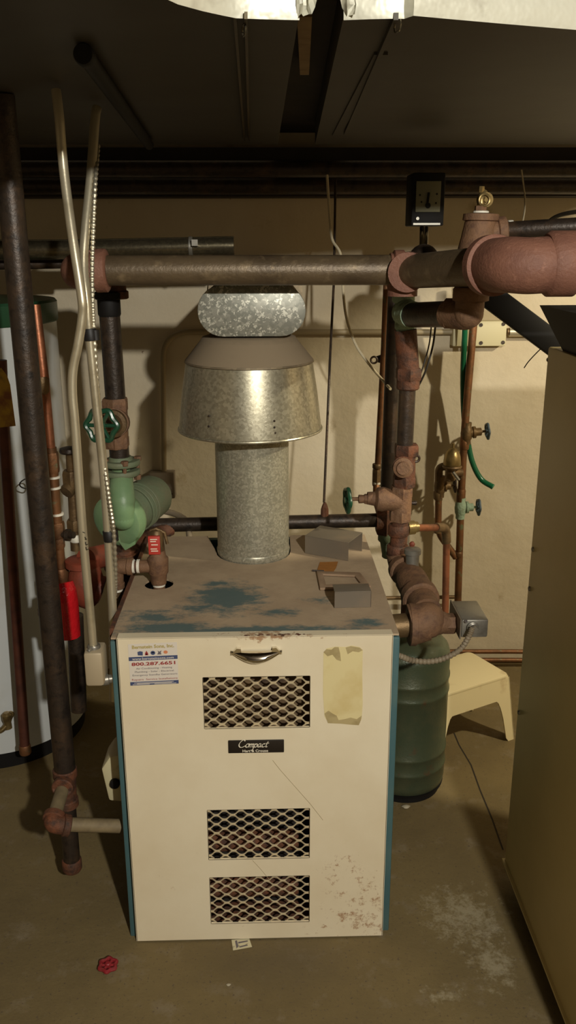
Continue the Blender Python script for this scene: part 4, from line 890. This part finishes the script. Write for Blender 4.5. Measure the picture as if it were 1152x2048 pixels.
for (x, y) in ((182, 671), (220, 1072)):
    m = MB(); m.lathe(P(x, y+10, Y3), P(x-3, y-12, Y3)-P(x, y+10, Y3), [(0, 12*s4), (.003, 12.6*s4), (22*s4, 12.6*s4), (23*s4, 12*s4)], 18)
    m.tube([P(x+10, y+9, Y3), P(x+8, y-11, Y3)], 8*s4, 12); m.build('black_tape', black_tape, k2)
fl = spline([P(196, 290, 1.86), P(190, 370, 1.80), P(186, 470, 1.78), P(184, 560, 1.76), P(187, 650, Y3), P(194, 760, Y3), P(205, 900, Y3), P(217, 990, Y3-.012), P(227, 1060, Y3-.012), P(231, 1150, Y3), P(229, 1200, Y3+.02), P(222, 1270, Y3+.03), P(224, 1340, Y3+.04)], 34)
rs = [(4.2+.9*math.sin(i*math.pi*.5))*s4 for i in range(len(fl))]
tag(MB().tube(fl, rs, 8).build('flexible_cable', flex_metal), 'ribbed armoured cable winding along the straight steel conduit', 'cable')

# ================================================================ water heater
WC = Vector((-.875, 2.56, 0)); WR = .27
wh = thing('water_heater', 'white cylindrical water heater with green lid and black base at the far left', 'water heater', WC)
MB().lathe(WC, (0, 0, 1), [(.055, WR), (1.315, WR)], 72).build('tank_jacket', enamel, wh)
MB().lathe(WC, (0, 0, 1), [(.0, WR-.01), (.05, WR-.01), (.055, WR)], 72).build('base_ring', black_paint, wh)
MB().lathe(WC, (0, 0, 1), [(1.31, WR+.003), (1.315, WR+.006), (1.365, WR+.006), (1.372, WR), (1.375, .05)], 72).build('lid', green_cap, wh)
dvp = P(14, 1440, 2.28)
m = MB(); m.tube([Vector((dvp.x, dvp.y+.08, dvp.z)), dvp], .012, 14); m.lathe(dvp+Vector((0, .002, -.028)), (0, 0, 1), [(0, .012), (.02, .011), (.028, .014), (.045, .015), (.052, .008)], 18); m.tube(spline([dvp+Vector((0, 0, -.015)), dvp+Vector((-.02, -.01, -.03)), dvp+Vector((-.045, -.012, -.026))], 5), .008, 12); m.build('drain_valve', brass, wh)
tg = MB(); tg.prism([P(-10, 742, 2.185), P(2, 736, 2.185), P(14, 752, 2.185), P(20, 770, 2.185), P(31, 852, 2.185), P(-10, 856, 2.185)], (0, .002, 0)); tag(tg.build('hang_tag', yellow_tag, smooth=0), 'yellow and brown paper tag hanging in front of the white water heater', 'tag')
dpp = thing('discharge_pipe', 'reddish copper discharge pipe running down the front of the water heater', 'pipe', P(55, 1505, 2.22))
MB().tube([P(2, 720, 2.22), P(8, 860, 2.22), P(50, 1500, 2.22)], 11*mpp(P(20, 1000, 2.22)), 16).build('pipe', mat('copper_red', (98, 56, 42), .55, .4, [((70, 42, 34), 18, .45, .7, 2)]), dpp)
m = MB(); collar(m, P(50, 1498, 2.22), (0, 0, 1), .017, .03); m.build('end_collar', copper_old, dpp)
MB().torus(P(50, 968, 2.268), (.55, -1, 0), .013, .002, 18, 6, .1, 3).build('wire_loop', black_wire, wh)
# flue pipe of the heater under the ducts, left
fpipe = thing('heater_flue', 'shiny tin flue pipe with clamp behind the header on the left', 'vent pipe', P(200, 520, 2.44))
sf_ = mpp(P(200, 500, 2.44))
MB().tube([P(-200, 500, 2.44), P(130, 499, 2.44), P(468, 492, 2.44)], 19*sf_, 26).build('pipe', galv_dark, fpipe)
m = MB(); collar(m, P(382, 494, 2.44), (1, 0, 0), 20.5*sf_, .012, 26); p = P(390, 487, 2.41); m.box((p.x-.008, p.y-.014, p.z-.006), (p.x+.008, p.y, p.z+.010)); m.build('clamp', steel_grey, fpipe)
tag(MB().tube([P(-150, 532, 2.5), P(140, 527, 2.5)], 10*sf_, 14).build('iron_pipe', black_iron), 'dark iron pipe running level under the tin flue at the far left', 'pipe')

# ================================================================ expansion tank, stool, furnace
et = thing('expansion_tank', 'dark green ribbed expansion tank on the floor behind the boiler corner', 'tank', (.394, 2.205, 0))
TC = Vector((.394, 2.205, 0)); TR = .118
def zf(py): return P(840, py, TC.y-TR).z
m = MB(); zt = .43
prof = [(.015, .0), (.016, .10), (.03, TR-.003), (.05, TR)]
zs = sorted([zf(1555), zf(1525), zf(1408), zf(1380)])
for z in zs: prof += [(z-.006, TR), (z-.003, TR+.0025), (z+.003, TR+.0025), (z+.006, TR)]
prof += [(zt, TR), (zt+.02, TR-.006), (zt+.04, TR-.025), (zt+.055, TR-.06), (zt+.06, .0)]
m.lathe(TC, (0, 0, 1), prof, 56); m.build('tank_shell', tank_mat, et)
MB().lathe(TC, (0, 0, 1), [(0, TR-.012), (.016, TR-.012), (.018, TR-.004), (.026, TR-.002)], 48).build('foot_ring', black_paint, et)
MB().lathe(TC+Vector((-.01, 0, zt+.05)), (0, 0, 1), [(0, .022), (.02, .02), (.022, .014), (.12, .014)], 18).build('tank_nipple', rust_dark, et)

def stool():
    fr_ = PZ(1020, 1349, .226); fl_ = PZ(905, 1385, .226); bk = PZ(960, 1301, .226)
    ux = (fr_-fl_); ux.z = 0; ux.normalize(); uy = Vector((-ux.y, ux.x, 0)); Wd = .285; Dp = .19; H = .226
    o = Vector((fr_.x, fr_.y, 0))-ux*Wd
    t = thing('step_stool', 'low cream plastic step stool behind the green tank', 'stool', o+ux*Wd/2+uy*Dp/2)
    uz = Vector((0, 0, 1))
    def W(a, b, c): return o+ux*a+uy*b+uz*c
    # top slab with rounded corners
    def rrect(x0, y0, x1, y1, r, n=5):
        out = []
        for cx, cy, a0 in ((x1-r, y0+r, -90), (x1-r, y1-r, 0), (x0+r, y1-r, 90), (x0+r, y0+r, 180)):
            for i in range(n+1):
                a = math.radians(a0+90*i/n); out.append((cx+r*math.cos(a), cy+r*math.sin(a)))
        return out
    m = MB(); m.prism([W(x, y, H-.012) for x, y in rrect(0, 0, Wd, Dp, .02)], uz*.012); m.build('seat', stool_mat, t, bevel=.003)
    sl_ = .022
    def panel(p, q, inw, name):       # arched side panel from corner p to q (local xy), leaning outward at the foot
        m = MB(); n = 16; th = .004; d = Vector((q[0]-p[0], q[1]-p[1])); L = d.length; d.normalize(); nn = Vector((-d.y, d.x))*inw
        prof = []
        leg = .028; arch = .078
        def lowz(s_):
            e = min(s_, L-s_)
            if e <= leg: return 0.0
            k = min(1, (e-leg)/.03); return (H-arch)*math.sin(k*math.pi/2)**.55
        N = 40; vs = []; fs = []
        for i in range(N+1):
            s_ = L*i/N; zl = lowz(s_)
            for off in (0, th):
                for z in (zl, H-.006):
                    lean = sl_*(1-z/H); ex = (s_/L-.5)*2*lean; pt = Vector(p)+d*(s_+ex)-nn*lean+nn*off; vs.append(W(pt.x, pt.y, z))
        for i in range(N):
            a = i*4; b = a+4; fs += [(a, b, b+1, a+1), (a+2, a+3, b+3, b+2), (a, a+2, b+2, b), (a+1, b+1, b+3, a+3)]
        fs += [(0, 1, 3, 2), (N*4, N*4+2, N*4+3, N*4+1)]
        m.add(vs, fs); m.build(name, stool_mat, t, smooth=30)
    e = .0015
    panel((e, e), (Wd-e, e), 1, 'front_apron'); panel((Wd-e, e), (Wd-e, Dp-e), 1, 'side_apron'); panel((Wd-e, Dp-e), (e, Dp-e), 1, 'rear_apron'); panel((e, Dp-e), (e, e), 1, 'side_apron')
stool()

FX, FY0, FY1, FZ = .584, 1.00, 1.79, 1.317
fu = thing('furnace', 'tall bronze painted furnace cabinet standing at the right', 'furnace', (FX+.28, (FY0+FY1)/2, 0))
MB().box((FX, FY0, .05), (FX+.56, FY1, FZ)).build('cabinet', furnace_mat, fu, bevel=.004)
MB().box((FX+.06, FY0+.03, .0), (FX+.53, FY1-.06, .05)).build('base_plinth', black_paint, fu)
m = MB(); m.box((FX-.006, FY0, .05), (FX+.002, FY1+.003, .056)); m.build('bottom_lip', furnace_mat, fu)
m = MB()
for (x, y) in ((1060, 1094), (1066, 1172), (1030, 1418)):
    p = PX(x, y, FX) if False else P(x+8, y, FY1-.015); MB().lathe((FX, FY1-.015, P(x, y, FY1).z), (-1, 0, 0), [(0, .006), (.003, .005), (.004, .002)], 10).build('screw', steel_grey, fu)
MB().lathe((FX+.005, FY1, P(1100, 720, FY1).z), (0, 1, 0), [(-.002, .006), (.006, .005)], 10).build('rear_screw', black_iron, fu)
# tapered plenum above the furnace and the black strut
p0 = P(1128, 698, 1.60); p1 = P(1078, 588, 1.60)
m = MB()
xb, xt = P(1126, 694, 1.72).x, P(1080, 594, 1.72).x
zt_ = 1.785; k = (xb-xt)/(P(1080, 594, 1.72).z-P(1126, 694, 1.72).z)
xt2 = xb-(zt_-FZ)*k
m.prism([(xb, FY0+.05, FZ), (FX+.55, FY0+.05, FZ), (FX+.55, FY0+.05, zt_), (max(xt2, .42), FY0+.45, zt_)], (0, .0, 0)) if False else None
xt = P(1080, 597, 1.72).x; zt_ = 1.405
m.add([(xb, FY0+.06, FZ), (FX+.55, FY0+.06, FZ), (FX+.55, 1.72, FZ), (xb, 1.72, FZ), (xt, FY0+.06, zt_), (FX+.55, FY0+.06, zt_), (FX+.55, 1.72, zt_), (xt, 1.72, zt_)],
      [(0, 3, 2, 1), (4, 5, 6, 7), (0, 1, 5, 4), (1, 2, 6, 5), (2, 3, 7, 6), (3, 0, 4, 7)])
tag(m.build('plenum', black_paint, smooth=0), 'dark tapered sheet metal plenum standing on the furnace cabinet', 'duct')
a0, a1 = P(955, 572, 2.02), P(1150, 718, 2.02); dd = (a1-a0).normalized(); nn = Vector((-dd.z, 0, dd.x))
m = MB(); hw = 24*mpp(a0); m.prism([a0-nn*hw, a1-nn*hw, a1+nn*hw, a0+nn*hw], (0, .03, 0)); tag(m.build('black_strut', black_paint, bevel=.003), 'flat black strut slanting down from the red elbow to the furnace top', 'strut')

# ================================================================ ducts overhead
ZD = 1.789
def DZ(x, y): p = PZ(x, y, ZD); return Vector((p.x, p.y, ZD))
YF = 2.64
def duct(name, lab, front, xl, xr):
    t = thing(name, lab, 'duct', (sum(p.x for p in front)/len(front), 1.9, ZD))
    poly = list(front)+[Vector((xr, YF, ZD)), Vector((xl, YF, ZD))]
    MB().prism(poly, (0, 0, .26)).build('duct_body', duct_mat, t, smooth=30)
    n = len(front); vs = []; fs = []
    prof = [(.004, -.002), (-.004, -.006), (-.006, .004), (-.006, .022), (-.004, .03), (-.004, .26)]
    for i, p in enumerate(front):
        a = front[max(i-1, 0)]; b = front[min(i+1, n-1)]; d = (b-a).normalized(); nr = Vector((d.y, -d.x, 0))
        for (u, z) in prof: vs.append(p+nr*(-u)+Vector((0, 0, z)))
    k = len(prof)
    for i in range(n-1):
        for j in range(k-1): fs.append((i*k+j, (i+1)*k+j, (i+1)*k+j+1, i*k+j+1))
    m = MB().add(vs, fs); m.build('foil_facing', foil_mat, t, smooth=50)
    return t
fl_ = [(-700, -150), (-200, -165), (120, -150), (230, -70), (300, -25), (350, -2), (400, 12), (440, 21), (470, 27), (520, 29), (598, 31)]
fr_ = [(688, 31), (740, 29), (790, 28), (812, 28)]
fr2 = [(826, 22), (900, 29), (1000, 38), (1152, 51), (1290, 65), (1370, 72)]
dl_ = duct('supply_duct', 'wide dark duct overhead with a curved bright foil front edge', [DZ(*p) for p in fl_], -1.75, PZ(556, 285, ZD).x)
dr_ = duct('supply_duct', 'dark duct overhead right of the torn foil with a straight foil front edge', [DZ(*p) for p in fr_+fr2]+[Vector((1.42, DZ(1370, 72).y+.06, ZD))], PZ(632, 285, ZD).x, 1.42)  # unseen right corner added to block the rear bulb from the upper wall
# seams (drive cleats) on the undersides, running back
def seam(t, x0, y0, x1, y1, wd, dz, material):
    a, b = PZ(x0, y0, ZD-dz), PZ(x1, y1, ZD-dz); u = (b-a).normalized(); n = Vector((u.y, -u.x, 0))*wd/2
    MB().prism([a-n, a+n, b+n, b-n], (0, 0, dz)).build('standing_seam', material, t, smooth=0)
seam(dl_, 470, 38, 489, 282, .004, .006, galv_dark); seam(dl_, 492, 38, 498, 282, .004, .008, galv_dark)
seam(dr_, 792, 40, 690, 270, .006, .008, duct_mat); seam(dr_, 762, 110, 672, 272, .02, .004, duct_mat)
for (x, y) in ((488, 60), (795, 52)):
    MB().torus(PZ(x, y, ZD-.012), (1, .2, 0), .009, .0012, 14, 6, .3, 2).build('cleat_tab', galv_dark, dl_ if x < 600 else dr_)
# crumpled torn foil bridging the gap
random.seed(11); n1, n2 = 22, 8; vs = []; fs = []
g0, g1 = DZ(592, 31), DZ(708, 31)
for i in range(n1+1):
    u = i/n1; torn = max(0, 1-abs((u-.53)/.30)**2)
    for j in range(n2+1):
        v = j/n2; p = g0.lerp(g1, u); z0 = .004+.030*torn*(.8+.3*random.random()); z = z0+(.10-z0)*v
        vs.append(p+Vector((random.uniform(-.003, .003), -.010+random.uniform(-.009, .007), z-.006)))
for i in range(n1):
    for j in range(n2): a = i*(n2+1)+j; fs.append((a, a+n2+1, a+n2+2, a+1))
tag(MB().add(vs, fs).build('torn_foil', foil_mat, smooth=25), 'crumpled torn foil strip bridging the gap between the overhead ducts', 'foil')
# filler added to darken the gap, slat, dark pipe under left duct, back pipes
jx0, jx1 = PZ(556, 285, ZD).x, PZ(632, 285, ZD).x
tag(MB().box((jx0-.02, 1.27, ZD+.06), (jx1+.10, 2.9, ZD+.24)).build('gap_filler', dark_board), 'added dark joist filling the gap between the overhead ducts', 'filler')
tag(MB().prism([PZ(594, 34, ZD+.035), PZ(624, 34, ZD+.035), PZ(618, 150, ZD+.035), PZ(600, 150, ZD+.035)], (0, 0, .02)).build('wood_slat', mat('raw_wood', (150, 124, 82), .7, 0, [((126, 98, 60), 20, .4, .7, 1)])), 'short pale wooden slat in the gap between the overhead ducts', 'slat')
gp = thing('overhead_pipe', 'dark pipe running back under the left overhead duct', 'pipe', PZ(220, 190, 1.755))
MB().tube([PZ(168, 108, 1.776), PZ(298, 290, 1.776)], .0125, 16).build('pipe', black_paint, gp)
m = MB(); collar(m, PZ(170, 112, 1.774), (.0, 1, 0), .0145, .03); m.build('end_cap', black_paint, gp)
for i, (y, z, lab) in enumerate(((338, 2.74, 'upper dark pipe crossing level along the top of the back wall'), (372, 2.80, 'lower dark pipe crossing level along the top of the back wall'))):
    tag(MB().tube([P(-300, y, z), P(1500, y, z)], .024, 16).build('level_pipe', black_iron), lab, 'pipe')
tag(MB().box((XL, 2.83, 1.66), (XR, 2.94, 1.80)).build('sill_beam', dark_board), 'dark timber beam along the top of the back wall', 'beam')

# ================================================================ floor oddments
hwz = thing('loose_handwheel', 'small red valve handwheel lying loose on the floor before the boiler', 'handwheel', PZ(215, 1930, 0))
c = PZ(216, 1930, .009); R_ = 20*mpp(c)
m = MB(); m.torus(c, (0, 0, 1), R_*.78, R_*.22, 40, 8, .12, 6)
for i in range(3):
    d = Vector((math.cos(i*math.pi/3), math.sin(i*math.pi/3), 0)); m.tube([c-d*R_*.8, c+d*R_*.8], R_*.15, 8)
m.build('wheel', mat('faded_red', (138, 34, 40), .5, 0, [((110, 44, 42), 60, .5, .65, 1)]), hwz)
MB().lathe(c-Vector((0, 0, .004)), (0, 0, 1), [(0, R_*.3), (.009, R_*.3), (.011, R_*.2)], 14).build('hub', MATS['faded_red'], hwz)
sl = thing('paper_scrap', 'scrap of printed paper label on the floor before the boiler', 'paper scrap', PZ(484, 1888, 0))
MB().prism([PZ(x, y, .0008) for x, y in ((463, 1880), (498, 1876), (504, 1894), (466, 1901))], (0, 0, .0008)).build('sheet', paper, sl, smooth=0)
m = MB()
for pl in (((470, 1882), (474, 1881), (477, 1893), (473, 1897)), ((476, 1884), (495, 1881), (496, 1883), (477, 1887)), ((478, 1893), (494, 1889), (496, 1891), (480, 1895))):
    m.prism([PZ(x, y, .0018) for x, y in pl], (0, 0, .0003))
m.build('print', ink_grey, sl, smooth=0)
random.seed(5)
def stone(px, py, s_, lab):
    bm = bmesh.new(); bmesh.ops.create_icosphere(bm, subdivisions=2, radius=1)
    p = PZ(px, py, 0); m = MB(); bm.verts.index_update()
    m.add([Vector((p.x+v.co.x*s_*1.4*(1+.25*math.sin(v.co.y*4)), p.y+v.co.y*s_, s_*.55+v.co.z*s_*.55)) for v in bm.verts], [tuple(v.index for v in f.verts) for f in bm.faces]); bm.free()
    tag(m.build('pebble', pebble_mat), lab, 'pebble')
ck = [PZ(x, y, 0) for x, y in ((908, 1466), (918, 1490), (942, 1530), (960, 1580), (985, 1640), (1006, 1700))]
m = MB(); vs = []
for i, p in enumerate(ck): vs += [p+Vector((-.0022, 0, .0004)), p+Vector((.0022, 0, .0004))]
m.add(vs, [(2*i, 2*i+1, 2*i+3, 2*i+2) for i in range(len(ck)-1)])
m.build('floor_crack', mat('crack_dark', (44, 36, 26), .9), bpy.data.objects['floor'], smooth=0)
stone(812, 1616, .008, 'pale stone chip on the floor beside the green expansion tank')
stone(457, 1971, .0035, 'tiny white crumb on the bare floor in front of the boiler')
